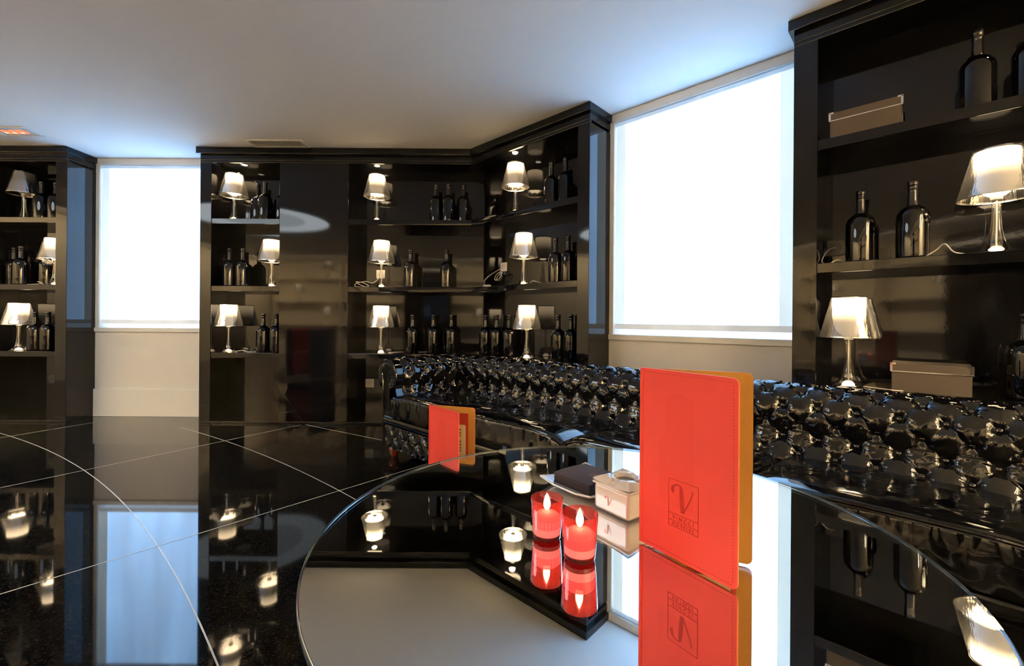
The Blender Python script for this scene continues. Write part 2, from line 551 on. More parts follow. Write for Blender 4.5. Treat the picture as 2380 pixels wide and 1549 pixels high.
def blind(name, loc, rotz, w, label, folds):
    root = empty(name, loc, rotz); tag(root, label, 'blind', 'roller blinds at the two windows')
    zb, zt = SILL + 0.028, HEAD - 0.035
    xa, xb = 0.042, w - 0.04
    hem = 0.075
    nx, nz = 34, 12
    xs = np.linspace(xa, xb, nx); zs = np.linspace(zb + 0.035, zt, nz)
    X, Z = np.meshgrid(xs, zs, indexing='ij')
    Y = 0.012 + 0.004 * np.sin(X * 9 + Z * 1.3 + folds) * (zt - Z) / 1.5 + 0.002 * np.sin(X * 23 + Z * 4) * (zt - Z) / 1.5
    f = grid_mesh('cloth', np.stack([X, Y, Z], -1), 'blind_cloth', root, flip=False)
    for a, b in ((xa, xa + hem), (xb - hem, xb)):
        xs2 = np.linspace(a, b, 4)
        X2, Z2 = np.meshgrid(xs2, zs, indexing='ij')
        Y2 = 0.012 + 0.004 * np.sin(X2 * 9 + Z2 * 1.3 + folds) * (zt - Z2) / 1.5 + 0.002 * np.sin(X2 * 23 + Z2 * 4) * (zt - Z2) / 1.5 - 0.0015
        h = grid_mesh('side_hem', np.stack([X2, Y2, Z2], -1), 'blind_hem', root)
        h['label'] = 'doubled side hem of the blind'
    box('bottom_bar', (xa, xb, 0.006, 0.016, zb, zb + 0.037), 'blind_bar', root, 0.002)
    bm_ = bmesh.new(); add_tube(bm_, [(xa, 0.02, HEAD - .045), (xb, 0.02, HEAD - .045)], 0.016, 14)
    finish('roller', bm_, 'blind_roll', root)
    return root


window('window_1', (W1L, YW, 0), 0.0, W1R - W1L, 'white framed window behind a lit blind on the back wall')
p = P(W2L, -SETBACK)
window('window_2', p, TH, W2R - W2L, 'large white framed window behind a lit blind above the sofa')
blind('roller_blind', (W1L, YW, 0), 0.0, W1R - W1L, 'white back-lit roller blind at the smaller window left of centre', 0.4)
blind('roller_blind', p, TH, W2R - W2L, 'white back-lit roller blind at the large window above the sofa', 1.7)

# ================================================================== BOOKCASES
NB = 0.25          # niche depth
LINT = 2.325
CORN = 2.375


def spot_fixture(parent, x, y, z, world_xy, power=6.0):
    r = empty('downlight'); r.parent = parent; r.location = (x, y, z)
    bpy.data.objects.remove(r)
    bm_ = bmesh.new(); add_lathe(bm_, [(0.024, -0.001), (0.034, -0.004), (0.036, 0.0), (0.024, 0.0)], 24)
    ring = finish('downlight', bm_, 'chrome', parent, loc=(x, y, z))
    bm_ = bmesh.new(); add_lathe(bm_, [(0.0, -0.0008), (0.025, -0.0008)], 24)
    for f_ in bm_.faces: f_.normal_flip()
    finish('lens', bm_, 'spot_lens', ring)
    l = spot('niche_downlight', (world_xy[0], world_xy[1], z - 0.012), power, (1.0, 0.74, 0.46), math.radians(95), 0.8, 0.02)
    return ring


def seg_case(name, label, loc, rotz, x0, x1, parts, left_mitre=False, right_mitre=False, left_stile=False, right_stile=False):
    """one run of bookcase. local x along the front, y into the wall"""
    root = empty(name, loc, rotz); tag(root, label, 'bookcase')
    ml = -MIT if left_mitre else 0.0
    mr = MIT if right_mitre else 0.0

    def slab(nm, a, b, ya, yb, za, zb, mt='lacquer', al=0.0, br=0.0, bev=0.0025):
        poly = [(a + al * ya, ya), (b + br * ya, ya), (b + br * yb, yb), (a + al * yb, yb)]
        return prism(nm, poly, za, zb, mt, root, bev)
    slab('cornice', x0 - (0.02 if left_stile else 0), x1 + (0.02 if right_stile else 0), -0.03, SETBACK - .001, CORN, ZC - .001, 'lacquer_edge', ml, mr)
    slab('top_panel', x0, x1, 0.0, SETBACK - .001, LINT, CORN, 'lacquer_edge', ml, mr)
    slab('lintel', x0, x1, 0.0, 0.022, LINT - .022, LINT, 'lacquer_edge', ml, mr)
    slab('back_panel', x0 + .005, x1 - .005, NB, SETBACK - .001, 0.02, LINT, 'lacquer', ml, mr, 0.0)
    slab('base_panel', x0, x1, 0.0, SETBACK - .001, 0.0, 0.02, 'lacquer_edge', ml, mr)
    if left_stile: slab('side_panel', x0, x0 + .1, 0.0, SETBACK - .001, 0.02, LINT - .022)
    if right_stile: slab('side_panel', x1 - .1, x1, 0.0, SETBACK - .001, 0.02, LINT - .022)
    for kind, a, b in parts:
        if kind == 'panel':
            slab('front_panel', a, b, 0.0, NB, 0.02, LINT - .022)
        else:
            for z in SH:
                al = ml if (left_mitre and abs(a - x0) < 1e-4) else 0.0
                br = mr if (right_mitre and abs(b - x1) < 1e-4) else 0.0
                slab('shelf', a, b, 0.004, NB, z - .048, z, 'lacquer', al, br)
    return root


caseA = seg_case('bookcase', 'black lacquer bookcase at the left edge beside the smaller window', (0, OY, 0), 0.0, -5.28, W1L,
                 [('niche', -4.63, W1L - .1), ('panel', -5.28, -4.63)], right_stile=True)
caseB = seg_case('bookcase', 'black lacquer bookcase with a plain glossy panel right of the smaller window', (0, OY, 0), 0.0, W1R, OX,
                 [('niche', W1R + .1, -2.056), ('panel', -2.056, -1.450), ('niche', -1.450, OX)], left_stile=True, right_mitre=True)
caseC = seg_case('bookcase', 'black lacquer corner bookcase set at an angle left of the large window', (OX, OY, 0), TH, 0.0, W2L,
                 [('niche', 0.0, W2L - .1)], left_mitre=True, right_stile=True)
caseD = seg_case('bookcase', 'large black lacquer bookcase at the right edge behind the sofa', (OX, OY, 0), TH, W2R, 3.90,
                 [('niche', W2R + .1, 3.80)], left_stile=True, right_stile=True)
spot_fixture(caseB, -2.44, 0.12, LINT, (-2.44, OY + .12))
spot_fixture(caseB, -1.235, 0.12, LINT, (-1.235, OY + .12))
q = P(0.43, -.10); spot_fixture(caseC, 0.43, 0.10, LINT, (q.x, q.y))
q = P(3.30, -.10); spot_fixture(caseD, 3.30, 0.10, LINT, (q.x, q.y), 4)

# ================================================================== TABLE LAMPS
LH = 0.430
def lamp_meshes():
    r0, r1, zs0, zs1 = 0.118, 0.070, 0.232, LH
    shade = [(r0, zs0), (r0 + .0006, zs0 + .002)] + [(r0 + (r1 - r0) * t, zs0 + (zs1 - zs0) * t) for t in (0.05, .25, .5, .75, .97)] + [(r1, zs1)]
    diff = [(0.0, 0.2375), (0.018, 0.238), (0.027, 0.243), (0.039, 0.253), (0.050, 0.268), (0.058, 0.288), (0.063, 0.312), (0.0655, 0.338), (0.0665, 0.40), (0.0665, 0.424), (0.0, 0.426)]
    stem = [(0.068, 0.004), (0.055, 0.010), (0.042, 0.022), (0.031, 0.042), (0.023, 0.070), (0.0175, 0.105), (0.0145, 0.145), (0.0135, 0.19), (0.0140, 0.218), (0.0175, 0.224)]
    base = [(0.0, 0.0), (0.070, 0.0), (0.071, 0.003), (0.067, 0.006), (0.0, 0.006)]
    return shade, diff, stem, base


def make_lamp():
    root = empty('table_lamp')
    shade, diff, stem, base = lamp_meshes()
    lathe('base', base, 'clear_plastic', root, 40)
    st = lathe('stem', stem, 'clear_plastic', root, 32, 80)
    bm_ = bmesh.new(); add_tube(bm_, [(0, 0, .02), (0, 0, .12), (0, 0, .225)], 0.0035, 10)
    finish('rod', bm_, 'lamp_rod', st)
    d = lathe('foot_dome', [(0.024, 0.006), (0.022, 0.013), (0.015, 0.020), (0.007, 0.023), (0.0, 0.0235)], 'dome_painted_glow', root, 24)  # emission stands in for bulb light running down the clear stem
    d['label'] = 'dome in the clear foot with lamp light painted in as glow'
    lathe('collar', [(0.0, .222), (0.016, .222), (0.0185, .225), (0.0185, .235), (0.016, .2372), (0.0, .2372)], 'diffuser_off', root, 24)
    g = lathe('diffuser', diff, 'diffuser_on', root, 24, 60)
    g['label'] = 'glowing white inner diffuser'
    s = lathe('lamp_shade', shade, 'lamp_shade_film', root, 64, 60)
    s['label'] = 'silvery see-through conical shade'
    for r_, z_ in ((0.0703, LH), (0.1185, 0.232)):
        bm_ = bmesh.new()
        ring = [(r_ * math.cos(2 * math.pi * i / 64), r_ * math.sin(2 * math.pi * i / 64), z_) for i in range(65)]
        add_tube(bm_, ring, 0.0012, 5)
        finish('rim', bm_, 'lamp_trim', s)
    return root


lamp_proto = make_lamp()
lamp_used = False


def place_lamp(loc, label, lit=True, cord=None, rot=0.0, group='clear table lamps on the bookcase shelves'):
    global lamp_used
    o = copy_tree(lamp_proto) if lamp_used else lamp_proto
    if not lamp_used:
        # keep an untouched twin as the source of further copies
        o = copy_tree(lamp_proto)
        lamp_used = True
    o.location = loc; o.rotation_euler = (0, 0, rot)
    tag(o, label, 'lamp', group)
    if not lit:
        for ch in o.children:
            if ch.name.startswith('diffuser'):
                ch.data = ch.data.copy(); ch.data.materials.clear(); ch.data.materials.append(MATS['diffuser_off'])
                ch['label'] = 'unlit white inner diffuser'
            if ch.name.startswith('foot_dome'):
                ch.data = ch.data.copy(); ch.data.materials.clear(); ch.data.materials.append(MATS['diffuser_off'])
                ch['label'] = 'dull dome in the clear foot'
    if cord:
        inv = Matrix.Rotation(-rot, 4, 'Z') @ Matrix.Translation(-Vector(loc))
        tube('cord', [inv @ Vector(c) for c in spline(cord, 6)], 0.0028, 'cable', o)
    return o


def LB(x, dep, z): return Vector((x, OY + dep, z))
def LC(u, dep, z): return P(u, -dep, z)


DEP = 0.125
lamps = [
    (LB(-4.45, DEP, SH[2]), 'unlit silver-shaded table lamp on top shelf of the left-edge bookcase', False, None),
    (LB(-4.163, DEP, SH[1]), 'lit table lamp half hidden by the upright on middle shelf of left-edge bookcase', True,
     [LB(-4.23, .10, SH[1] + .003), LB(-4.25, .06, SH[1] + .03), LB(-4.20, .05, SH[1] + .012), LB(-4.28, .04, SH[1] + .003), LB(-4.33, .05, SH[1] + .003)]),
    (LB(-4.488, DEP, SH[0]), 'lit table lamp on lowest shelf of the left-edge bookcase', True, None),
    (LB(-2.538, DEP, SH[2]), 'lit table lamp on top shelf of the narrow bay right of the smaller window', True,
     [LB(-2.47, .13, SH[2] + .003), LB(-2.43, .10, SH[2] + .02), LB(-2.40, .08, SH[2] + .004), LB(-2.36, .14, SH[2] + .003)]),
    (LB(-2.191, DEP, SH[1]), 'lit table lamp on middle shelf cut off by the plain glossy panel', True, None),
    (LB(-2.579, DEP, SH[0]), 'lit table lamp on lowest shelf of the narrow bay right of the smaller window', True,
     [LB(-2.51, .11, SH[0] + .003), LB(-2.42, .08, SH[0] + .014), LB(-2.36, .08, SH[0] + .003), LB(-2.27, .16, SH[0] + .003)]),
    (LB(-1.237, DEP, SH[2]), 'lit table lamp on top shelf just right of the plain glossy panel', True, None),
    (LB(-1.191, DEP, SH[1]), 'lit table lamp beside a tangle of white cable on the middle shelf', True,
     [LB(-1.26, .14, SH[1] + .003), LB(-1.31, .08, SH[1] + .003), LB(-1.37, .06, SH[1] + .025), LB(-1.41, .09, SH[1] + .05), LB(-1.36, .14, SH[1] + .045),
      LB(-1.30, .10, SH[1] + .01), LB(-1.39, .05, SH[1] + .004), LB(-1.42, .10, SH[1] + .03), LB(-1.35, .16, SH[1] + .06), LB(-1.29, .20, SH[1] + .05), LB(-1.235, .235, SH[1] + .11)]),
    (LB(-1.192, DEP, SH[0]), 'lit table lamp on lowest shelf above the sofa arm', True,
     [LB(-1.12, .12, SH[0] + .003), LB(-1.05, .07, SH[0] + .008), LB(-0.99, .07, SH[0] + .012), LB(-0.94, .18, SH[0] + .003), LB(-0.82, .20, SH[0] + .004), LB(-0.78, .10, SH[0] + .012), LB(-0.74, .19, SH[0] + .003)]),
    (LC(0.413, DEP, SH[2]), 'lit table lamp on top shelf of the angled corner bookcase', True, None),
    (LC(0.512, DEP, SH[1]), 'lit table lamp on middle shelf of the angled corner bookcase', True,
     [LC(.58, .13, SH[1] + .003), LC(.61, .12, SH[1] + .03), LC(.66, .15, SH[1] + .02), LC(.70, .2, SH[1] + .003)]),
    (LC(0.551, DEP, SH[0]), 'lit table lamp among bottles on lowest shelf of the angled corner bookcase', True, None),
    (LC(3.122, DEP, SH[1]), 'large lit table lamp on middle shelf at the right edge', True,
     [LC(3.06, .10, SH[1] + .003), LC(3.00, .06, SH[1] + .012), LC(2.97, .05, SH[1] + .05), LC(2.945, .07, SH[1] + .03), LC(2.915, .07, SH[1] + .003), LC(2.96, .15, SH[1] + .003)]),
    (LC(2.641, DEP, SH[0]), 'lit table lamp left of the grey box on the shelf behind the sofa', True,
     [LC(2.70, .10, SH[0] + .003), LC(2.76, .05, SH[0] + .006), LC(2.84, .05, SH[0] + .004), LC(2.9, .2, SH[0] + .003)]),
]
for i, (l, lab, lit, cord) in enumerate(lamps):
    place_lamp(l, lab, lit, cord, rot=0.3 * i)

# ================================================================== BOTTLES
BH, BR = 0.350, 0.0575
def make_bottle():
    root = empty('bottle')
    R, H = BR, BH
    body = [(0.0, 0.006), (R * .55, 0.004), (R * .9, 0.0), (R * .985, 0.004), (R, 0.012), (R, H * .30), (R, H * .525), (R * .985, H * .555),
            (R * .93, H * .588), (R * .82, H * .622), (R * .66, H * .652), (R * .50, H * .672), (R * .38, H * .685)]
    lathe('body', body, 'bottle_glass', root, 40, 50)
    neck = [(R * .38, H * .684), (R * .335, H * .70), (R * .32, H * .76), (R * .295, H * .86), (R * .29, H * .893), (R * .315, H * .898), (R * .32, H * .91),
            (R * .30, H * .915), (R * .30, H * .935), (R * .33, H * .94), (R * .33, H * .992), (R * .30, H * .999), (0.0, H)]
    lathe('neck', neck, 'bottle_neck', root, 28, 50)
    return root


bottle_proto = make_bottle()
bottles = [
    (LB(-4.289, DEP, SH[2]), 'left black bottle beside the unlit lamp on the left-edge bookcase top shelf'),
    (LB(-4.175, .14, SH[2]), 'right black bottle half behind the upright on the left-edge bookcase top shelf'),
    (LB(-4.590, .17, SH[1]), 'rear black bottle of the overlapping pair on left-edge bookcase middle shelf'),
    (LB(-4.433, .09, SH[1]), 'front black bottle of the overlapping pair on left-edge bookcase middle shelf'),
    (LB(-4.277, .16, SH[1]), 'black bottle partly behind the lamp shade on left-edge bookcase middle shelf'),
    (LB(-4.312, .10, SH[0]), 'left black bottle of two on the left-edge bookcase lowest shelf'),
    (LB(-4.195, .10, SH[0]), 'right black bottle of two on the left-edge bookcase lowest shelf'),
    (LB(-2.339, .16, SH[2]), 'rear black bottle behind another on top shelf of the narrow bay'),
    (LB(-2.235, .09, SH[2]), 'tall-looking front black bottle on top shelf of the narrow bay'),
    (LB(-2.115, .14, SH[2]), 'black bottle cut off by the glossy panel on the narrow bay top shelf'),
    (LB(-2.573, .12, SH[1]), 'left black bottle of two on middle shelf of the narrow bay'),
    (LB(-2.452, .12, SH[1]), 'right black bottle of two on middle shelf of the narrow bay'),
    (LB(-2.249, .10, SH[0]), 'left black bottle of two on lowest shelf of the narrow bay'),
    (LB(-2.131, .10, SH[0]), 'black bottle cut off by the glossy panel on the narrow bay lowest shelf'),
    (LB(-0.697, DEP, SH[2]), 'left of three black bottles on top shelf at the bookcase corner'),
    (LB(-0.581, DEP - .03, SH[2]), 'middle of three black bottles on top shelf at the bookcase corner'),
    (LB(-0.450, DEP, SH[2]), 'right of three black bottles on top shelf at the bookcase corner'),
    (LB(-0.926, DEP, SH[1]), 'black bottle nearest the cable tangle on the middle shelf'),
    (LB(-0.599, DEP, SH[1]), 'black bottle standing alone near the corner on the middle shelf'),
    (LB(-0.904, DEP, SH[0]), 'first black bottle right of the lamp above the sofa arm'),
    (LB(-0.716, DEP, SH[0]), 'second black bottle right of the lamp above the sofa arm'),
    (LB(-0.551, DEP, SH[0]), 'third black bottle right of the lamp above the sofa arm'),
    (LC(0.795, DEP, SH[2]), 'left black bottle of two on top shelf of the angled corner bookcase'),
    (LC(0.931, DEP, SH[2]), 'right black bottle of two on top shelf of the angled corner bookcase'),
    (LC(0.842, DEP, SH[1]), 'left black bottle of two on middle shelf of the angled corner bookcase'),
    (LC(0.962, DEP, SH[1]), 'right black bottle of two on middle shelf of the angled corner bookcase'),
    (LC(0.060, DEP, SH[0]), 'black bottle farthest left on lowest shelf of the angled corner bookcase'),
    (LC(0.200, DEP, SH[0]), 'middle of three black bottles left of the lamp on the angled bookcase lowest shelf'),
    (LC(0.351, DEP, SH[0]), 'black bottle just left of the lamp on the angled bookcase lowest shelf'),
    (LC(0.872, DEP, SH[0]), 'black bottle just right of the lamp on the angled bookcase lowest shelf'),
    (LC(0.992, DEP, SH[0]), 'black bottle farthest right on lowest shelf of the angled corner bookcase'),
    (LC(3.065, DEP, SH[2]), 'black bottle highest in the picture on top shelf of the right-edge bookcase'),
    (LC(3.215, DEP, SH[2]), 'black bottle cut off by the right picture edge on the top shelf'),
    (LC(2.682, .14, SH[1]), 'farther black bottle of two on middle shelf of the right-edge bookcase'),
    (LC(2.868, .11, SH[1]), 'nearer black bottle between its neighbour and the large lamp'),
    (LC(3.205, .14, SH[0]), 'black bottle cut off by the right picture edge right of the grey box'),
]
for i, (l, lab) in enumerate(bottles):
    o = bottle_proto if i == 0 else copy_tree(bottle_proto)
    o.location = l; o.rotation_euler = (0, 0, 0.7 * i)
    tag(o, lab, 'bottle', 'black bottles on the bookcase shelves')


# ================================================================== STORAGE BOXES
def storage_box(loc, rot, w, h, dpt, label):
    root = empty('storage_box', loc, rot); tag(root, label, 'box', 'storage boxes on the right-edge bookcase')
    box('body', (0, w, 0, dpt, 0, h * .70), 'box_cloth', root, 0.002)
    lid = box('lid', (-.003, w + .003, -.003, dpt + .003, h * .70, h), 'box_cloth', root, 0.003)
    box('lid_edge', (-.0045, w + .0045, -.0045, dpt + .0045, h * .70 - .001, h * .70 + .0035), 'chrome', lid, 0.0008)
    for xa, xb in ((-.0052, .014), (w - .014, w + .0052)):
        bm_ = bmesh.new()
        add_box(bm_, xa, xb, -.0052, -.0025, h - .006, h + .0015)
        if xa < 0: add_box(bm_, xa, xa + .008, -.0052, -.0025, h * .70 + .004, h + .0015)
        else: add_box(bm_, xb - .008, xb, -.0052, -.0025, h * .70 + .004, h + .0015)
        add_box(bm_, xa, xb, -.0052, .012, h, h + .0018)
        c = finish('corner_plate', bm_, 'chrome', lid, smooth=False); c['label'] = 'small metal corner plate'
    bm_ = bmesh.new(); add_box(bm_, w, w + .0025, dpt * .3, dpt * .7, h * .25, h * .5)
    finish('label_holder', bm_, 'chrome', root, smooth=False)
    return root


storage_box(LC(2.571, .05, SH[2]), TH, .26, .133, .18, 'dark grey box with metal corners on top shelf of the right-edge bookcase')
storage_box(LC(2.803, .05, SH[0]), TH, .25, .127, .18, 'dark grey box with metal corners on the shelf just behind the sofa')


# ================================================================== WALL SOCKETS
def wall_socket(loc, rot, label, double=False, dark=False):
    root = empty('wall_socket', loc, rot); tag(root, label, 'socket')
    n = 2 if double else 1
    for k in range(n):
        x0 = k * .082
        box('plate', (x0 - .04, x0 + .04, -.008, 0, -.04, .04), 'socket_dark' if (dark or k == 1) else 'socket_plastic', root, 0.003)
        bm_ = bmesh.new()
        add_lathe(bm_, [(0.0, -.0015), (.019, -.0015), (.021, .001)], 24)
        bmesh.ops.rotate(bm_, verts=bm_.verts, matrix=Matrix.Rotation(math.radians(90), 3, 'X'))
        rec = finish('recess', bm_, 'socket_dark' if (dark or k == 1) else 'box_cloth', root, loc=(x0, -.0085, 0))
        bm_ = bmesh.new()
        for s in (-1, 1): add_box(bm_, s * .0095 - .0025, s * .0095 + .0025, -.0035, -.001, -.0025, .0025)
        finish('pin_hole', bm_, 'black_hole', rec, smooth=False)
    return root


wall_socket(LB(-1.235, NB, SH[1] + .135), 0, 'pale wall socket with the plugged cable behind the middle shelf lamp')
wall_socket(LC(0.165, NB, SH[1] + .19), TH, 'pale wall socket above a coiled cable on the angled bookcase')
wall_socket(LB(-4.30, NB, .35), 0, 'dark wall socket low in the left-edge bookcase', dark=True)
wall_socket(LB(-1.33, NB, .33), 0, 'double wall socket low down beside the sofa arm', double=True)
wall_socket(LC(2.575, NB, SH[1] + .10), TH, 'dark wall socket at the far end of the right-edge middle shelf', dark=True)
# coiled flex with its switch on the angled bookcase
fx = empty('coiled_cable', LC(.13, .10, SH[1])); tag(fx, 'coiled pale cable with an inline switch on the angled bookcase middle shelf', 'cable')
inv = Matrix.Translation(-Vector(LC(.13, .10, SH[1])))
pts = [LC(.09, .10, SH[1] + .012), LC(.06, .10, SH[1] + .05), LC(.10, .12, SH[1] + .10), LC(.165, .2, SH[1] + .165), LC(.15, .2, SH[1] + .12)]
for k in range(22):
    a = k / 22 * 2 * math.pi * 2.4
    rr = .034 + .008 * math.sin(a * .7)
    pts.append(LC(.17 + rr * math.cos(a) * (1 + .25 * math.sin(a * .37)), .18 + .02 * math.sin(a * .5), SH[1] + .10 + .034 * math.sin(a + .6)))
tube('flex', [inv @ c for c in spline(pts, 5)], .0028, 'cable', fx)
bm = bmesh.new(); add_box(bm, -.04, .04, -.014, .014, 0, .022, .008)
o = finish('switch', bm, 'socket_plastic', fx); o.matrix_local = inv @ Matrix.Translation(LC(.12, .08, SH[1])) @ Matrix.Rotation(TH + .1, 4, 'Z')
# loose cable at the end of the right-edge shelf
fx = empty('loose_cable', LC(2.58, .15, SH[1])); tag(fx, 'thin dark cable arching to the socket on the right-edge middle shelf', 'cable')
inv = Matrix.Translation(-Vector(LC(2.58, .15, SH[1])))
pts = [LC(2.575, .235, SH[1] + .10), LC(2.555, .20, SH[1] + .09), LC(2.537, .14, SH[1] + .05), LC(2.538, .09, SH[1] + .012), LC(2.57, .07, SH[1] + .004), LC(2.60, .10, SH[1] + .02), LC(2.63, .16, SH[1] + .004)]
tube('flex', [inv @ c for c in spline(pts, 7)], .0025, 'cable', fx)

# ================================================================== SOFA
SOFA = empty('chesterfield_sofa', P(0, 0), TH)
tag(SOFA, 'long black patent leather sofa with deep-buttoned back and rolled arm', 'sofa')
# local frame: x = u, y = -v


def resample(pts, step):
    pts = np.array(pts, float)
    s = np.r_[0, np.cumsum(np.hypot(*np.diff(pts, axis=0).T))]
    n = int(s[-1] / step) + 1
    t = np.linspace(0, s[-1], n)
    return np.c_[np.interp(t, s, pts[:, 0]), np.interp(t, s, pts[:, 1])], t


def roll_profile():
    """(offset from centre toward the seat, z): from outside bottom over the roll to the seat"""
    c = (0.0, 0.548); r = 0.104
    pts = [(-0.055, 0.09), (-0.055, 0.40), (-0.075, 0.47)]
    for a in range(205, -36, -5):
        pts.append((c[0] + r * math.cos(math.radians(a)), c[1] + r * math.sin(math.radians(a))))
    for a, b in ((0.088, 0.465), (0.098, 0.435), (0.118, 0.40), (0.150, 0.36), (0.165, 0.32)):
        pts.append((a, b))
    return pts


BP, BQ = 0.122, 0.066


def tuft(s, t, t0, nrows, depth=0.030, ph=0.0):
    """height of buttoned upholstery; s along, t across"""
    rr = (t - t0) / BQ
    al = s / BP + rr / 2; be = s / BP - rr / 2
    fa = np.abs(np.sin(np.pi * al)); fb = np.abs(np.sin(np.pi * be))
    # nearest button
    best = np.full(s.shape, 9.0); ang = np.zeros(s.shape); bid = np.zeros(s.shape)
    for k in range(-1, nrows + 2):
        off = (k % 2) * 0.5
        i = np.round(s / BP - off) + off
        dx = s - i * BP; dt = t - (t0 + k * BQ)
        d = np.hypot(dx, dt)
        m = d < best
        best = np.where(m, d, best); ang = np.where(m, np.arctan2(dt, dx), ang); bid = np.where(m, i * 3.7 + k * 1.9, bid)
    cr = np.minimum(np.abs(al - np.round(al)), np.abs(be - np.round(be))) * BP * 0.62
    h = 0.24 * (fa * fb) ** 0.35 + 0.16 * (1 - np.exp(-cr / 0.004)) + 0.60 * (1 - np.exp(-(best / 0.018) ** 2))
    wr = np.cos(ang * 11 + np.sin(bid * 5.1) * 3) + 0.7 * np.cos(ang * 6 + bid * 2.3)
    h = h * depth + 0.0026 * wr * np.exp(-((best - 0.024) / 0.011) ** 2)
    h += 0.0012 * np.sin(s * 61 + t * 37 + bid) * np.exp(-((best - 0.04) / 0.02) ** 2)
    return h


_w = [(rng.uniform(.5, 1.6), rng.uniform(0, 2 * math.pi), rng.uniform(0, 6.28)) for _ in range(14)]


def crinkle(a, b, freq, seed=0.0):
    out = np.zeros(np.broadcast(a, b).shape)
    for k_, (m_, an, ph_) in enumerate(_w):
        out = out + np.sin(freq * m_ * (a * math.cos(an) + b * math.sin(an)) + ph_ * (1 + seed) + 1.5 * np.sin(freq * .31 * (b * math.cos(an * 2) - a) + ph_ * 3)) / m_
    return out / 5.0


def smooth01(x): x = np.clip(x, 0, 1); return x * x * (3 - 2 * x)


def tufted_roll(name, length, axis, centre, along0, sgn, plain_start=0.0, ph=0.0):
    """axis 'x' : runs along u (sofa back); axis 'y': runs along v (arm)"""
    prof, tt = resample(roll_profile(), 0.0055)
    tang = np.gradient(prof, axis=0); tang /= np.linalg.norm(tang, axis=1)[:, None]
    nrm = np.c_[-tang[:, 1], tang[:, 0]]                 # outward
    if nrm[np.argmax(prof[:, 1])][1] < 0: nrm = -nrm
    itop = np.argmax(prof[:, 1]); t_top = tt[itop]
    n = int(length / 0.0055)
    ss = np.linspace(0, length, n)
    S, T = np.meshgrid(ss + ph, tt, indexing='ij')
    w = smooth01((T - (t_top - 0.085)) / 0.05) * smooth01((tt[-1] + 0.03 - T) / 0.05)
    if plain_start: w = w * smooth01((S - ph - plain_start) / 0.05)
    Hh = tuft(S, T, t_top, 6)
    base = 0.018
    h = w * (Hh - 0.5 * base) + (1 - w) * 0.002
    A = prof[None, :, 0] + nrm[None, :, 0] * h
    Z = prof[None, :, 1] + nrm[None, :, 1] * h
    L = along0 + (ss[:, None] * np.ones_like(A)) * (1 if axis == 'x' else sgn)
    if axis == 'x':
        V = np.stack([L, centre - A, Z], -1)
    else:
        V = np.stack([centre + A, L, Z], -1)
    o = grid_mesh(name, V, 'patent', SOFA, flip=True)
    # buttons
    spots = []
    for k in range(-1, 6):
        t_b = t_top + k * BQ
        if t_b > tt[-1] - 0.05: continue
        off = (k % 2) * 0.5
        i = math.ceil(ph / BP - off)
        while (i + off) * BP - ph < length:
            s_ = (i + off) * BP - ph
            i += 1
            if s_ < max(plain_start + .03, 0.03) or s_ > length - .02: continue
            j = int(np.interp(t_b, tt, np.arange(len(tt))))
            if k == -1: continue
            a_, z_ = prof[j]; nx_, nz_ = nrm[j]
            hh = -0.004
            a2, z2 = a_ + nx_ * hh, z_ + nz_ * hh
            if axis == 'x': c = Vector((along0 + s_, centre - a2, z2)); nv = Vector((0, -nx_, nz_))
            else: c = Vector((centre + a2, along0 + sgn * s_, z2)); nv = Vector((nx_, 0, nz_))
            spots.append((c, nv))
    return o, spots


btn_bm = bmesh.new(); add_lathe(btn_bm, [(0.011, -0.004), (0.0115, 0.0), (0.010, 0.004), (0.006, 0.0065), (0.0, 0.0075)], 14)
btn_me = bpy.data.meshes.new('button')
for f_ in btn_bm.faces: f_.smooth = True
btn_bm.to_mesh(btn_me); btn_bm.free(); btn_me.materials.append(MATS['patent_button'])


def put_buttons(parent, spots):
    for c, nv in spots:
        b = obj('button', btn_me, parent)
        b.matrix_local = Matrix.Translation(c) @ nv.to_track_quat('Z', 'Y').to_matrix().to_4x4()


BACK_V = 0.335
S_END = 3.72
back, sp = tufted_roll('backrest', S_END - 0.16, 'x', -BACK_V, 0.16, 1)
put_buttons(back, [s for s in sp if s[0].x > 0.42])
ARM_U = 0.262
arm, sp = tufted_roll('arm', 0.70, 'y', ARM_U, -0.965, 1, plain_start=0.05, ph=0.03)
put_buttons(arm, [s for s in sp if s[0].y < -0.46 and s[0].z > .42])


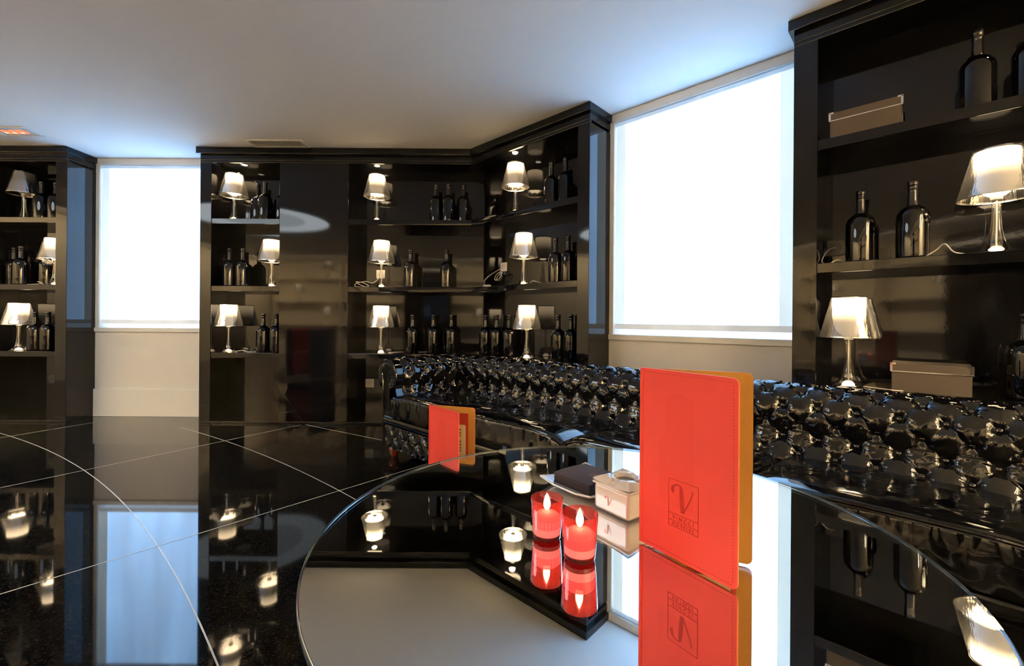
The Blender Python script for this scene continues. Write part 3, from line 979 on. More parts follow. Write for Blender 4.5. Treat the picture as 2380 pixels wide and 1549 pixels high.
# scroll front of the arm: pleated ring, centre panel running to the floor, piping
def scroll(parent):
    c = Vector((ARM_U, -0.968, 0.548))
    n, m = 220, 12
    V = np.zeros((n, m, 3))
    for i in range(n):
        a = math.radians(-52 + 284 * i / (n - 1))
        pl = 0.5 + 0.5 * math.cos(i / (n - 1) * 2 * math.pi * 38)
        for j in range(m):
            f_ = j / (m - 1)
            rr = 0.052 + 0.058 * f_
            bulge = math.sin(math.pi * f_) * (0.016 + 0.007 * pl) + 0.004 * pl
            V[i, j] = (c.x + rr * math.cos(a) * 1.0, c.y - bulge + .004 * (f_ > .9), c.z + rr * math.sin(a))
    ring = grid_mesh('pleated_ring', V, 'patent', parent)
    # pear-shaped centre panel
    pts = []
    for a in range(-38, 219, 8):
        pts.append((c.x + 0.053 * math.cos(math.radians(a)), c.z + 0.02 + 0.066 * math.sin(math.radians(a))))
    left = [(c.x - 0.040, 0.44), (c.x - 0.034, 0.30), (c.x - 0.036, 0.085)]
    right = [(c.x + 0.036, 0.085), (c.x + 0.034, 0.30), (c.x + 0.040, 0.44)]
    outline = pts + left + right
    bm_ = bmesh.new()
    fr = [bm_.verts.new((x, c.y - .012, z)) for x, z in outline]
    bk = [bm_.verts.new((x, c.y + .03, z)) for x, z in outline]
    bm_.faces.new(fr)
    for i in range(len(fr)):
        j = (i + 1) % len(fr); bm_.faces.new((fr[i], bk[i], bk[j], fr[j]))
    bmesh.ops.recalc_face_normals(bm_, faces=bm_.faces[:])
    front = finish('scroll_panel', bm_, 'patent', parent, 50)
    bm_ = bmesh.new()
    add_tube(bm_, [(x, c.y - .013, z) for x, z in outline] + [(outline[0][0], c.y - .013, outline[0][1])], .0055, 8)
    bmesh.ops.recalc_face_normals(bm_, faces=bm_.faces[:])
    finish('piping', bm_, 'patent', front)
    ring_pts = [(c.x + .109 * math.cos(math.radians(-52 + 284 * i / 60)), c.y - .003, c.z + .109 * math.sin(math.radians(-52 + 284 * i / 60))) for i in range(61)]
    bm_ = bmesh.new(); add_tube(bm_, ring_pts, .006, 8)
    bmesh.ops.recalc_face_normals(bm_, faces=bm_.faces[:])
    finish('piping', bm_, 'patent', ring)


scroll(SOFA)


# seat cushions
def cushion(u0, u1, k):
    v0, v1 = 0.46, 1.045
    z0 = 0.30
    nu, nv = 110, 96
    us = np.linspace(0, 1, nu); ts = np.linspace(0, 1, nv)
    # cross path: back bottom -> top back -> top front -> front bottom
    path = [(v0, z0), (v0 - .004, .35), (v0 + .004, .385), (v0 + .03, .400), (v0 + .15, .418), (v0 + .30, .437), (v0 + .44, .450), (v1 - .07, .452), (v1 - .028, .447),
            (v1 - .006, .434), (v1 - .002, .415), (v1, .38), (v1 - .002, .33), (v1 - .006, z0)]
    pr = np.array([(p_.x, p_.y) for p_ in spline([(a, b, 0) for a, b in path], 10)])
    s = np.r_[0, np.cumsum(np.hypot(*np.diff(pr, axis=0).T))]
    t = np.linspace(0, s[-1], nv)
    pv = np.interp(t, s, pr[:, 0]); pz = np.interp(t, s, pr[:, 1])
    w = u1 - u0
    U, T = np.meshgrid(us, np.arange(nv), indexing='ij')
    e = np.minimum(U, 1 - U) * w
    crown = 1 - np.exp(-(e / 0.055))                     # puffs between the seams
    Vv = pv[T]; Z = pz[T]
    top = smooth01((Z - .36) / .05)
    Z = Z - 0.040 * (1 - crown) * top
    # shallow sitting hollow and patent-leather ripples
    hol = np.exp(-(((U - .5) / .30) ** 2 + ((Vv - .78) / .17) ** 2))
    Z = Z - .006 * hol * top
    rip = crinkle(U * w, Vv, 34, k) * .0011 + crinkle(U * w, Vv, 95, k + 1) * .00035
    Z = Z + rip * top
    fr = smooth01((Vv - (v1 - .02)) / .012)
    Vv = Vv + fr * (crinkle(U * w, Z * .8, 70, k) * .0016 + crinkle(U * w, Z * .45, 190, k) * .0011 * smooth01((Z - .36) / .05)) - .012 * (1 - crown) * fr
    X = u0 + .004 + U * (w - .008)
    c = grid_mesh('seat_cushion', np.stack([X, -Vv, Z], -1), 'patent', SOFA)
    # piping on the top front edge
    zz = .446
    pp = []
    for i in range(40):
        uu = i / 39; ee = min(uu, 1 - uu) * w
        cr = 1 - math.exp(-(ee / .055))
        pp.append((u0 + .006 + uu * (w - .012), -(v1 - .008 - .008 * (1 - cr)), zz - .010 - .040 * (1 - cr)))
    bm_ = bmesh.new(); add_tube(bm_, pp, .006, 8)
    bmesh.ops.recalc_face_normals(bm_, faces=bm_.faces[:])
    finish('piping', bm_, 'patent', c)


for k, (a, b) in enumerate(((.375, 1.08), (1.08, 1.78), (1.78, 2.48), (2.48, 3.18), (3.18, 3.70))):
    cushion(a, b, k * 1.7)

# base: padded rail and buttoned lower front
box('seat_base', (0.22, S_END, -0.985, -0.30, 0.09, 0.31), 'patent', SOFA, 0.01)
bm = bmesh.new()
add_tube(bm, [(0.31, -.995, .268), (1.2, -.995, .268), (S_END, -.995, .268)], .034, 18)
finish('front_roll', bm, 'patent', SOFA)
bm = bmesh.new()
add_tube(bm, [(0.31, -1.012, .308), (S_END, -1.012, .308)], .006, 8)
add_tube(bm, [(0.31, -1.006, .228), (S_END, -1.006, .228)], .005, 8)
finish('front_piping', bm, 'patent', SOFA)
ss = np.arange(0.31, 2.3, .006); zz = np.linspace(.085, .232, 30)
S_, Z_ = np.meshgrid(ss, zz, indexing='ij')
Hh = tuft(S_, Z_, .10, 3, depth=.026)
Vf = np.stack([S_, -(.988 + Hh + .006 * np.sin((Z_ - .085) / .147 * np.pi)), Z_], -1)
fp = grid_mesh('front_panel', Vf, 'patent', SOFA)
fp['label'] = 'buttoned lower front panel'
spots = []
for k in range(3):
    for i in range(2, 19):
        x = (i + (k % 2) * .5) * BP
        if x > .36 and x < 2.25: spots.append((Vector((x, -.99, .10 + k * BQ)), Vector((0, -1, 0))))
put_buttons(fp, spots)
box('outer_panel', (0.205, 0.225, -0.97, -0.30, 0.09, 0.47), 'patent', SOFA, 0.006)
for (u, v) in ((.285, .93), (.285, .33), (1.4, .95), (2.5, .95), (3.6, .95), (3.6, .33)):
    lathe('foot', [(0.0, 0.0), (.022, 0.0), (.028, .008), (.034, .03), (.038, .048), (.034, .064), (.026, .074), (.030, .080), (.030, .092), (0.0, .092)], 'foot_wood', SOFA, 20, 50,
          loc=(u, -v, 0))

# ================================================================== MIRROR TABLE
TC = Vector((0.157, 0.725, 0)); TR = 0.459; ZM = 0.590; GT = 0.003
TAB = empty('mirror_table', TC); tag(TAB, 'round mirror-topped table in the foreground holding candles and a menu', 'table')
lathe('mirror_plate', [(0.0, ZM - .008), (TR - .002, ZM - .008), (TR - .002, ZM), (0.0, ZM)], 'mirror', TAB, 160, 30)
bm = bmesh.new(); add_lathe(bm, [(TR, ZM + GT), (0.0, ZM + GT)], 160)
bmesh.ops.recalc_face_normals(bm, faces=bm.faces[:])
for f_ in bm.faces:
    if f_.normal.z < 0: f_.normal_flip()
g = finish('glass_sheet', bm, 'sheet_glass', TAB)
lathe('glass_edge', [(TR - .0015, ZM - .0085), (TR + .0006, ZM - .007), (TR + .0010, ZM), (TR + .0006, ZM + GT - .0008), (TR - .0004, ZM + GT)], 'glass_edge', TAB, 160, 80)
lathe('pedestal', [(0.0, 0.02), (0.035, .02), (0.03, .05), (0.028, .50), (0.09, .57), (0.10, ZM - .0085), (0.0, ZM - .0085)], 'table_metal', TAB, 32, 50)
lathe('foot_plate', [(0.0, 0.0), (0.24, 0.0), (0.24, .008), (0.22, .016), (0.05, .022), (0.0, .022)], 'table_metal', TAB, 64, 50)
ZT = ZM + GT

# low table behind, which carries the second menu
LT = empty('low_table', (-0.150, 1.262, 0)); tag(LT, 'low round black side table hidden behind the mirror table', 'table')
lathe('table_top', [(0.0, .388), (.168, .388), (.172, .392), (.172, .401), (.169, .4045), (0.0, .405)], 'lacquer_edge', LT, 64, 50)
lathe('pedestal', [(0.0, .012), (.022, .012), (.018, .03), (.018, .37), (.06, .388), (0.0, .388)], 'table_metal', LT, 24, 50)
lathe('foot_plate', [(0.0, 0.0), (.13, 0.0), (.13, .006), (.03, .014), (0.0, .014)], 'table_metal', LT, 48, 50)


# ================================================================== MENUS
def rounded_cover(w, h, r, th):
    """outline (x,z) of a cover: square at the spine, rounded at the free edge"""
    pts = [(0, 0), (w - r, 0)]
    for a in range(-80, 1, 20): pts.append((w - r + r * math.cos(math.radians(a)), r + r * math.sin(math.radians(a))))
    pts.append((w, h - r))
    for a in range(10, 91, 20): pts.append((w - r + r * math.cos(math.radians(a)), h - r + r * math.sin(math.radians(a))))
    pts.append((0, h))
    return pts


def plate_xz(bm_, outline, y0, y1, mi=0):
    t = bmesh.new()
    a = [t.verts.new((x, y0, z)) for x, z in outline]
    b = [t.verts.new((x, y1, z)) for x, z in outline]
    t.faces.new(a); t.faces.new(b[::-1])
    for i in range(len(a)):
        j = (i + 1) % len(a); t.faces.new((a[i], b[i], b[j], a[j]))
    bmesh.ops.recalc_face_normals(t, faces=t.faces[:])
    merge(bm_, t, mi)


def text_bm(body, size, x, z, y, extrude=0.0003, spacing=1.0, sx=1.0):
    cu = bpy.data.curves.new('txt', 'FONT'); cu.body = body; cu.size = size; cu.extrude = extrude
    cu.space_character = spacing; cu.align_x = 'CENTER'; cu.resolution_u = 2
    ob = bpy.data.objects.new('txt', cu); COL.objects.link(ob)
    bpy.context.view_layer.update()
    me = bpy.data.meshes.new_from_object(ob.evaluated_get(bpy.context.evaluated_depsgraph_get()))
    t = bmesh.new(); t.from_mesh(me)
    bpy.data.objects.remove(ob); bpy.data.curves.remove(cu); bpy.data.meshes.remove(me)
    for v in t.verts:
        v.co = Vector((x + v.co.x * sx, y - v.co.z, z + v.co.y))
    return t


def script_v(bm_, cx_, cz, s, y):
    """calligraphic V: curled thick left stroke, thin sweeping right stroke"""
    def ribbon(cl, widths):
        t = bmesh.new(); L, R = [], []
        for i, p_ in enumerate(cl):
            a = Vector(cl[max(i - 1, 0)]); b = Vector(cl[min(i + 1, len(cl) - 1)])
            d_ = (b - a).normalized(); nn = Vector((-d_.y, d_.x))
            w = widths[i] / 2
            L.append(t.verts.new((cx_ + s * (p_[0] + nn.x * w), y, cz + s * (p_[1] + nn.y * w))))
            R.append(t.verts.new((cx_ + s * (p_[0] - nn.x * w), y, cz + s * (p_[1] - nn.y * w))))
        for i in range(len(L) - 1): t.faces.new((L[i], L[i + 1], R[i + 1], R[i]))
        bmesh.ops.recalc_face_normals(t, faces=t.faces[:])
        merge(bm_, t)
    c1 = [(p_.x, p_.y) for p_ in spline([(-.36, .12, 0), (-.40, .22, 0), (-.36, .36, 0), (-.24, .45, 0), (-.10, .44, 0), (-.05, .34, 0), (-.03, .10, 0), (-.01, -.15, 0), (.02, -.48, 0)], 5)]
    n = len(c1)
    ribbon(c1, [0.03 + 0.10 * (0.5 - 0.5 * math.cos(min(1, i / (n * .12)) * math.pi)) * (1 if i < n * .25 else 0.3) if i < n * .45 else 0.03 + 0.13 * math.sin(min(1, (i - n * .45) / (n * .3)) * math.pi / 2) for i in range(n)])
    c2 = [(p_.x, p_.y) for p_ in spline([(.02, -.48, 0), (.14, -.28, 0), (.26, -.04, 0), (.36, .20, 0), (.41, .40, 0)], 6)]
    n = len(c2)
    ribbon(c2, [0.05 + .01 * (1 - i / n) for i in range(n)])


MW, MH, MT = 0.151, 0.268, 0.004


def make_menu(loc, angA, angB, label, card=False, logo=True):
    root = empty('menu', loc, 0); tag(root, label, 'menu', 'red folded menus')
    out = rounded_cover(MW, MH, .008, MT)
    # front cover. local x from the spine to the free edge; outside faces -y
    A = empty('tmp'); bpy.data.objects.remove(A)
    bm_ = bmesh.new(); plate_xz(bm_, out, 0.0, MT * .55)
    front = finish('front_cover', bm_, 'leather_red', root, smooth=False, rotz=angA)
    bm_ = bmesh.new(); plate_xz(bm_, out, MT * .55 + .0001, MT)
    finish('lining', bm_, 'lining_ochre', front, smooth=False)
    # stitching along the edges
    bm_ = bmesh.new()
    e = .0055
    for i in range(34):
        x = .008 + i * .0042
        if x < MW - .008:
            for z in (e, MH - e): add_box(bm_, x, x + .0017, -.0004, .0002, z - .0004, z + .0004)
    for i in range(62):
        z = .009 + i * .0042
        if z < MH - .008: add_box(bm_, MW - e - .0004, MW - e + .0004, -.0004, .0002, z, z + .0017)
    finish('stitching', bm_, 'leather_emboss', front, smooth=False)
    # faint arches, slightly darker than the cover
    for xc, zt, wd in ((.066, .236, .046), (.060, .176, .056)):
        ol = [(xc - wd / 2, .075), (xc + wd / 2, .075)] + [(xc + wd / 2 * math.cos(math.radians(a)), zt - wd * .32 + wd * .32 * math.sin(math.radians(a))) for a in range(0, 181, 15)]
        bm_ = bmesh.new(); bm_.faces.new([bm_.verts.new((x, -.00012 - .00008 * (zt < .2), z)) for x, z in ol])
        finish('darker_arch', bm_, 'leather_darker', front, smooth=False)
    # logo panel
    lx0, lx1, lz0, lz1 = .050, .097, .046, .113
    bm_ = bmesh.new()
    t_ = .0007
    za, zb = lz0 + .0085, lz0 + .0185
    for z in (lz0, za, zb, lz1): add_box(bm_, lx0, lx1, -.0005, .0001, z - t_ / 2, z + t_ / 2)
    for x in (lx0, lx1): add_box(bm_, x - t_ / 2, x + t_ / 2, -.0005, .0001, lz0, lz1)
    fr_ = finish('logo_frame', bm_, 'leather_emboss', front, smooth=False)
    bm_ = bmesh.new(); script_v(bm_, (lx0 + lx1) / 2 - .001, (zb + lz1) / 2, .040, -.0005)
    finish('logo_letter', bm_, 'leather_emboss', front, smooth=False)
    bm_ = bmesh.new()
    merge(bm_, text_bm('VINCCI', .0088, (lx0 + lx1) / 2, za + .0020, -.0005, .0002, 1.55, 0.82))
    merge(bm_, text_bm('HOTELES', .0072, (lx0 + lx1) / 2, lz0 + .0018, -.0005, .0002, 1.5, 0.84))
    finish('lettering', bm_, 'leather_emboss', front, smooth=False)
    # back cover, its ochre inside faces the reader
    outb = [(max(x, .010), z) for x, z in out]
    bm_ = bmesh.new(); plate_xz(bm_, outb, -MT, -MT * .45)
    back_ = finish('back_cover', bm_, 'lining_ochre', root, smooth=False, rotz=angB)
    bm_ = bmesh.new(); plate_xz(bm_, outb, -MT * .45 + .0001, 0.0)
    finish('outer_leather', bm_, 'leather_red', back_, smooth=False)
    bm_ = bmesh.new(); plate_xz(bm_, [(.012, .016), (MW - .020, .016), (MW - .020, MH - .018), (.012, MH - .018)], -MT - .0014, -MT)
    finish('pocket', bm_, 'pocket_red', back_, smooth=False)
    if card:
        bm_ = bmesh.new(); plate_xz(bm_, [(.022, .02), (.124, .02), (.124, .214), (.121, .217), (.022, .217)], -MT - .0046, -MT - .0036)
        c = finish('card', bm_, 'card_cream', back_, smooth=False)
        bm_ = bmesh.new()
        z = .205
        for ln, gap in ((.006, .004), (.005, .004), (.004, .012), (.005, .004), (.006, .004), (.005, .004), (.004, .014), (.005, .03), (.005, .022), (.006, .004), (.004, .004)):
            add_box(bm_, .104, .109, -MT - .0049, -MT - .0047, z - ln, z)
            z -= ln + gap
        finish('card_print', bm_, 'card_ink', c, smooth=False)
    bm_ = bmesh.new(); add_tube(bm_, [(0.001, 0, 0.001), (0.001, 0, MH - .001)], .0034, 10)
    bmesh.ops.recalc_face_normals(bm_, faces=bm_.faces[:])
    finish('spine', bm_, 'leather_red', root)
    return root


make_menu((0.201, 0.674, ZT), math.radians(-56.2), math.radians(-24.2), 'tall red leather menu standing open on the mirror table', card=True)
make_menu((-0.249, 1.331, 0.4055), math.radians(-47.8), math.radians(-18.5), 'small-looking red menu with a cream card standing beyond the mirror table', card=True)


# ================================================================== CANDLES
def candle(loc, r, h, label, fl_tilt):
    root = empty('candle_glass', loc); tag(root, label, 'candle', 'red candle glasses on the mirror table')
    k = 1.10
    lathe('glass', [(r * .93, .004), (r * .95, .008), (r, h * .3), (r * 1.05, h * .7), (r * k, h - .001), (r * k - .0007, h), (r * k - .0016, h - .001),
                    (r * 1.05 - .0016, h * .7), (r - .0016, h * .3), (r * .93 - .0014, .009)], 'red_glass', root, 48, 60)
    lathe('glass_foot', [(0, 0), (r * .88, 0), (r * .93, .0015), (r * .94, .0065), (0, .0068)], 'red_glass_base', root, 40, 50)
    w = lathe('wax', [(0, .0072), (r * .90, .0072), (r * .93, h * .3), (r * .955, h * .50), (r * .945, h * .515), (r * .915, h * .53), (r * .86, h * .548), (r * .79, h * .575), (r * .70, h * .60), (r * .40, h * .635), (0, h * .645)], 'wax', root, 72, 80)
    bm_ = bmesh.new(); add_tube(bm_, [(0, 0, h * .63), (.0003, 0, h * .70)], .0007, 6)
    finish('wick', bm_, 'black_hole', w)
    z0 = h * .655; fh = .028
    lathe('flame', [(0.0, z0), (.0034, z0 + fh * .10), (.0056, z0 + fh * .28), (.0052, z0 + fh * .50), (.0028, z0 + fh * .78), (0, z0 + fh)], 'flame_core', root, 14, 80)
    l = bpy.data.lights.new('candle_light', 'POINT'); l.energy = 4.0; l.color = (1.0, .52, .28); l.shadow_soft_size = .004
    o = bpy.data.objects.new('candle_light', l); COL.objects.link(o); o.parent = root; o.location = (0, 0, z0 + fh * .5)
    return root


candle((0.057, 0.686, ZT), .0232, .062, 'red glass candle farther from the tall menu', 0)
candle((0.0995, 0.628, ZT), .0240, .064, 'nearer red glass candle beside the tall menu', 0)

# ================================================================== PORCELAIN ASHTRAY BOX
aw = .079; ah = .046
AB = empty('ashtray_box', (0.1515, 0.797, ZT), math.atan2(-.064, .046)); tag(AB, 'square white porcelain lidded ashtray with a V mark behind the candles', 'ashtray')
# local x: from the left corner to the front corner, y: away to the right/back
bm = bmesh.new(); add_box(bm, 0, aw, 0, aw, 0, ah, .006)
o = finish('body', bm, 'porcelain', AB, 60); o.modifiers.new('weighted', 'WEIGHTED_NORMAL')
n = 49
gx = np.linspace(-.002, aw + .002, n); X, Y = np.meshgrid(gx, gx, indexing='ij')
dx = (X - aw / 2) / (aw / 2 + .002); dy = (Y - aw / 2) / (aw / 2 + .002)
m_ = np.maximum(np.abs(dx), np.abs(dy))
Z = ah + .016 - .013 * np.clip((m_ - .55) / .45, 0, 1) ** 1.3
corner = np.clip((np.abs(dx) * np.abs(dy) - .35) / .5, 0, 1)
Z = Z + .0035 * corner * np.clip((m_ - .45) / .3, 0, 1)
rad = np.hypot(X - aw / 2, Y - aw / 2)
Z = np.where(rad < .030, ah + .013, Z)
Z = np.where(rad < .020, ah + .013 - .020 * np.clip((.020 - rad) / .003, 0, 1), Z)
notch = ((np.abs(np.abs(dx) - .72) < .16) & (np.abs(dy) < .13)) | ((np.abs(np.abs(dy) - .72) < .16) & (np.abs(dx) < .13))
Z = np.where(notch, Z - .004, Z)
lid = grid_mesh('lid', np.stack([X, Y, Z], -1), 'porcelain', AB)
bm = bmesh.new()
ring = [(-.002, -.002), (aw + .002, -.002), (aw + .002, aw + .002), (-.002, aw + .002)]
add_prism(bm, ring, ah - .0005, ah + .0032); bmesh.ops.bevel(bm, geom=bm.edges[:], offset=.0012, segments=2, profile=.5, affect='EDGES')
finish('lid_rim', bm, 'porcelain', lid, 50)
bm = bmesh.new(); add_lathe(bm, [(0, ah - .0006 + .0055), (.0185, ah + .0055)], 32, aw / 2, aw / 2)
finish('bowl_floor', bm, 'porcelain_in', lid)
bm = bmesh.new(); script_v(bm, aw * .44, ah * .48, .017, -.0006)
o = finish('logo_letter', bm, 'logo_orange', AB, smooth=False); o['label'] = 'orange script V mark'

# ================================================================== NAPKINS ON A PLATE
NA = math.atan2(-.0744, .058)
PLT = empty('square_plate', (0.0894, 0.902, ZT), NA); tag(PLT, 'square white porcelain plate under the dark napkins', 'plate')
s_ = .096
n = 41; mg = .020
gx = np.linspace(-mg, s_ + mg, n); X, Y = np.meshgrid(gx, gx, indexing='ij')
dx = np.abs(X - s_ / 2) / (s_ / 2 + mg); dy = np.abs(Y - s_ / 2) / (s_ / 2 + mg)
mm = np.maximum(dx, dy)
Zp = .003 + .007 * np.clip((mm - .72) / .28, 0, 1) ** 1.4 + .006 * np.clip(dx * dy - .45, 0, 1) / .55
top = np.stack([X, Y, Zp + .0028], -1)
pl = grid_mesh('dish', top, 'porcelain', PLT)
grid_mesh('underside', np.stack([X, Y, np.maximum(Zp - .001, 0)], -1), 'porcelain', PLT, flip=True)
bm = bmesh.new()
ed = [(X[i, 0], Y[i, 0], Zp[i, 0] + .0009) for i in range(n)] + [(X[-1, j], Y[-1, j], Zp[-1, j] + .0009) for j in range(n)] + \
     [(X[i, -1], Y[i, -1], Zp[i, -1] + .0009) for i in range(n - 1, -1, -1)] + [(X[0, j], Y[0, j], Zp[0, j] + .0009) for j in range(n - 1, -1, -1)]
add_tube(bm, ed, .0019, 6)
finish('rim', bm, 'porcelain', PLT)
bm = bmesh.new(); add_lathe(bm, [(0.030, 0), (.034, 0), (.034, .004), (.03, .004)], 32, s_ / 2, s_ / 2)
finish('foot_ring', bm, 'porcelain', PLT)


def napkin(i, z, last):
    root = empty('napkin', (0.0894, 0.902, ZT + .0062), NA + rng.normal(0, .006))
    n_ = 17
    g_ = np.linspace(0, s_, n_)
    X, Y = np.meshgrid(g_, g_, indexing='ij')
    sag = .004 * (1 - np.cos((X / s_ - .5) * 2 * np.pi)) * -.35 + .0035 * ((X / s_ - .45) ** 2) * 3 + .002 * np.sin(Y / s_ * 4)
    sag = sag * (z / .024)
    th = .0024
    ox, oy = rng.normal(0, .0006), rng.normal(0, .0006)
    Zt = z + th + sag
    t_ = np.stack([X + ox, Y + oy, Zt], -1)
    nm = 'sheet'
    bm_ = bmesh.new()
    vt = [[bm_.verts.new(t_[a, b]) for b in range(n_)] for a in range(n_)]
    vb = [[bm_.verts.new(t_[a, b] - np.array([0, 0, th * .9])) for b in range(n_)] for a in range(n_)]
    for a in range(n_ - 1):
        for b in range(n_ - 1):
            bm_.faces.new((vt[a][b], vt[a + 1][b], vt[a + 1][b + 1], vt[a][b + 1]))
            bm_.faces.new((vb[a][b], vb[a][b + 1], vb[a + 1][b + 1], vb[a + 1][b]))
    for a in range(n_ - 1):
        bm_.faces.new((vt[a][0], vb[a][0], vb[a + 1][0], vt[a + 1][0])); bm_.faces.new((vt[a][-1], vt[a + 1][-1], vb[a + 1][-1], vb[a][-1]))
        bm_.faces.new((vt[0][a], vt[0][a + 1], vb[0][a + 1], vb[0][a])); bm_.faces.new((vt[-1][a], vb[-1][a], vb[-1][a + 1], vt[-1][a + 1]))
    bm_.normal_update()
    sh = finish(nm, bm_, 'napkin', root, 40)
    if last:
        bm_ = bmesh.new()
        zz = float(Zt[12, 8]) + .0006
        for a, b, c, d_ in ((.058, .080, .040, .0412), (.058, .080, .0535, .0547), (.058, .0592, .040, .0547), (.0788, .080, .040, .0547), (.064, .074, .0445, .0505)):
            add_box(bm_, a, b, c, d_, zz - .0005, zz + .0002)
        finish('print', bm_, 'napkin_print', root, smooth=False)
    lab = ('top dark folded napkin with a small printed mark' if last else
           'dark folded napkin, %s of the stack on the plate' % ('lowest', 'second from the bottom', 'third from the bottom', 'fourth from the bottom', 'fifth from the bottom', 'third from the top', 'second from the top')[i])
    tag(root, lab, 'napkin', 'dark folded napkins on the plate')


for i in range(8): napkin(i, .0026 * i, i == 7)

# ================================================================== CEILING FITTINGS
VT = empty('ceiling_vent', (0, 0, ZC)); tag(VT, 'white slatted ceiling vent above the black bookcase', 'vent')
x0, x1, y0, y1 = -2.26, -1.77, 3.655, 3.815
bm = bmesh.new()
for a in ((x0, x1, y0, y0 + .022), (x0, x1, y1 - .022, y1), (x0, x0 + .03, y0 + .022, y1 - .022), (x1 - .03, x1, y0 + .022, y1 - .022)): add_box(bm, *a, -.008, 0, .002)
finish('frame', bm, 'white_gloss', VT)
box('backing', (x0 + .03, x1 - .03, y0 + .022, y1 - .022, -.002, 0), 'box_cloth', VT, 0)
for i in range(5):
    yy = y0 + .03 + i * .0225
    bm = bmesh.new(); add_box(bm, x0 + .03, x1 - .03, -.008, .008, -.0012, .0012)
    bmesh.ops.rotate(bm, verts=bm.verts, matrix=Matrix.Rotation(math.radians(28), 3, 'X'))
    finish('slat', bm, 'white_gloss', VT, smooth=False, loc=(0, yy + .006, -.0065))

LTG = empty('ceiling_light', (0, 0, ZC)); tag(LTG, 'square recessed ceiling light glowing orange-red above the left-edge bookcase', 'light')
x0, x1, y0, y1 = -4.20, -3.87, 3.44, 3.62
bm = bmesh.new()
for a in ((x0, x1, y0, y0 + .018), (x0, x1, y1 - .018, y1), (x0, x0 + .03, y0 + .018, y1 - .018), (x1 - .03, x1, y0 + .018, y1 - .018)): add_box(bm, *a, -.009, 0, .002)
finish('frame', bm, 'white_gloss', LTG)
box('reflector', (x0 + .03, x1 - .03, y0 + .018, y1 - .018, -.003, -.0005), 'white_gloss', LTG, 0)
for k in range(3):
    lathe('heat_lamp', [(0.0, -.011), (.02, -.010), (.034, -.006), (.038, -.003)], 'heat_glow', LTG, 20, loc=(-4.10 + .065 * k, 3.535, 0))
    lathe('filament', [(0.0, -.0125), (.008, -.012), (.013, -.0105)], 'heat_hot', LTG, 14, loc=(-4.10 + .065 * k, 3.535, 0))

# big round cool ceiling luminaire (seen in the glossy panel)
CL = empty('round_ceiling_lamp', (-3.75, 1.2, ZC)); tag(CL, 'large round cool white ceiling light reflected in the glossy panel', 'light')
lathe('housing', [(0.98, 0.0), (0.98, -.03), (.94, -.035), (.94, -.004)], 'white_gloss', CL, 64, 50)
lathe('glow_disc', [(0.60, -.012), (0.0, -.012)], 'cool_disc', CL, 64)
lathe('glow_ring', [(0.94, -.013), (0.60, -.013)], 'cool_ring', CL, 64)

# ================================================================== OPPOSITE SIDE OF THE ROOM (seen in reflections)
OW = empty('shelf_unit', (0, YB, 0)); tag(OW, 'cream wall shelving with lamps opposite, seen only as a reflection', 'shelving')
box('back_board', (-6.5, 1.5, 0.002, 0.02, 0, ZC - .002), 'cream_wall', OW, 0)
for z in (.80, 1.40, 2.0): box('shelf', (-6.5, 1.5, .02, .34, z - .04, z), 'cream_wall', OW, .002)
for x in (-6.5, -4.5, -2.5, -.5, 1.46): box('upright', (x, x + .04, .0205, .342, 0, ZC - .002), 'cream_wall', OW, .002)
k = 0
for x, z in ((-4.85, 2.0), (-5.62, 1.40), (-4.88, .80), (-3.3, 1.4), (-1.6, 2.0), (-.9, .8), (.6, 1.4)):
    place_lamp((x, YB + .19, z), 'lit table lamp %s on the cream shelving opposite' % ('high', 'farthest left', 'low', 'left of centre', 'upper centre', 'lower right', 'farthest right')[k] if False else
               ('lit lamp on the cream shelving opposite, ' + ('high at left', 'farthest left', 'low at left', 'left of centre', 'high at centre', 'low at right', 'farthest right')[k]),
               True, None, .2 * k, 'lamps on the cream shelving opposite')
    k += 1
CB = empty('added_cabinet', (-2.25, YB + .36, 0)); tag(CB, 'tall black cabinet added against the cream shelving opposite to darken reflections', 'cabinet')  # invented dark block that breaks up the gold reflected in the niches
box('body', (-.62, .62, -.015, .25, 0.05, 2.36), 'lacquer_edge', CB, .003)
box('plinth', (-.60, .60, -.005, .23, 0, .05), 'lacquer_edge', CB, 0)
for x in (-.62, .004):
    dr = box('door', (x + .003, x + .613, .25, .268, .06, 2.35), 'lacquer', CB, .002)
    box('handle', (x + (.56 if x < 0 else .03), x + (.575 if x < 0 else .045), .268, .285, 1.0, 1.3), 'chrome', dr, .002)
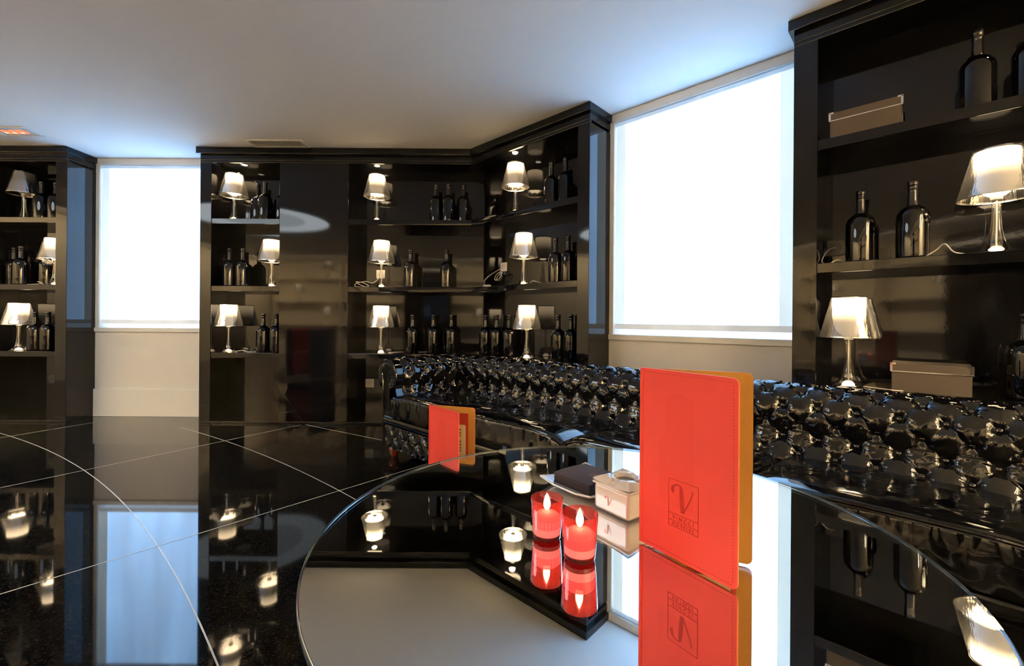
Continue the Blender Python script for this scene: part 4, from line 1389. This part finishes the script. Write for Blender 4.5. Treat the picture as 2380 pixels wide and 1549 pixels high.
# grey tub chair with a red seat
TCH = empty('tub_chair', (-3.05, 1.05, 0), math.radians(200)); tag(TCH, 'grey tub chair with red inside, reflected in the glossy panel', 'chair')
bm = bmesh.new()
na = 40
prof = [(.33, .06), (.345, .3), (.35, .70), (.34, .765), (.30, .78), (.265, .75), (.26, .45)]
rings = []
for i in range(na + 1):
    a = math.radians(-50 + 280 * i / na)
    rings.append([bm.verts.new((r_ * math.cos(a), r_ * math.sin(a), z_)) for r_, z_ in prof])
for a, b in zip(rings, rings[1:]):
    for j in range(len(prof) - 1): bm.faces.new((a[j], b[j], b[j + 1], a[j + 1])).material_index = 0 if j < 4 else 1
bmesh.ops.recalc_face_normals(bm, faces=bm.faces[:])
finish('backrest', bm, ['grey_fabric', 'red_fabric'], TCH)
lathe('seat', [(0, .12), (.26, .12), (.265, .40), (.25, .44), (0, .45)], 'red_fabric', TCH, 40)
for a in (45, 135, 225, 315):
    lathe('leg', [(0, 0), (.018, 0), (.02, .12), (0, .12)], 'chrome', TCH, 12, loc=(.2 * math.cos(math.radians(a)), .2 * math.sin(math.radians(a)), 0))

# warm fill strips, unseen and added to brighten the room via the walls
def cove(loc, length, rotz, power, which):
    r = empty('added_fill_strip', loc, rotz); tag(r, 'long warm fill strip added on the ceiling before the %s' % which, 'light')
    box('housing', (-length / 2, length / 2, -.06, .06, -.05, 0), 'white_gloss', r, .004)
    l = bpy.data.lights.new('fill_strip_lamp', 'AREA'); l.shape = 'RECTANGLE'; l.size = length - .1; l.size_y = .09
    l.energy = power; l.color = (1.0, .78, .50)
    o = bpy.data.objects.new('fill_strip_lamp', l); COL.objects.link(o); o.parent = r; o.location = (0, 0, -.053)
    o.rotation_euler = (math.radians(38), 0, 0)


cove((-2.5, YB + 1.7, ZC), 7.6, math.pi, 480, 'shelving opposite')
cove((XL + .6, -0.4, ZC), 6.0, math.pi / 2, 300, 'left wall')
cove((wallC_end.x - .6, -2.2, ZC), 3.2, -math.pi / 2, 1050, 'side wall')

# the lamp prototype itself is not part of the room
for ch in list(lamp_proto.children_recursive): bpy.data.objects.remove(ch)
bpy.data.objects.remove(lamp_proto)
# small or hidden glowing parts are seen but need not be sampled as lamps
for k in ('dome_painted_glow', 'spot_lens', 'flame', 'flame_core', 'heat_glow', 'heat_hot', 'daylight_glass', 'blind_hem', 'blind_bar', 'blind_roll', 'wax'):
    MATS[k].cycles.emission_sampling = 'NONE'
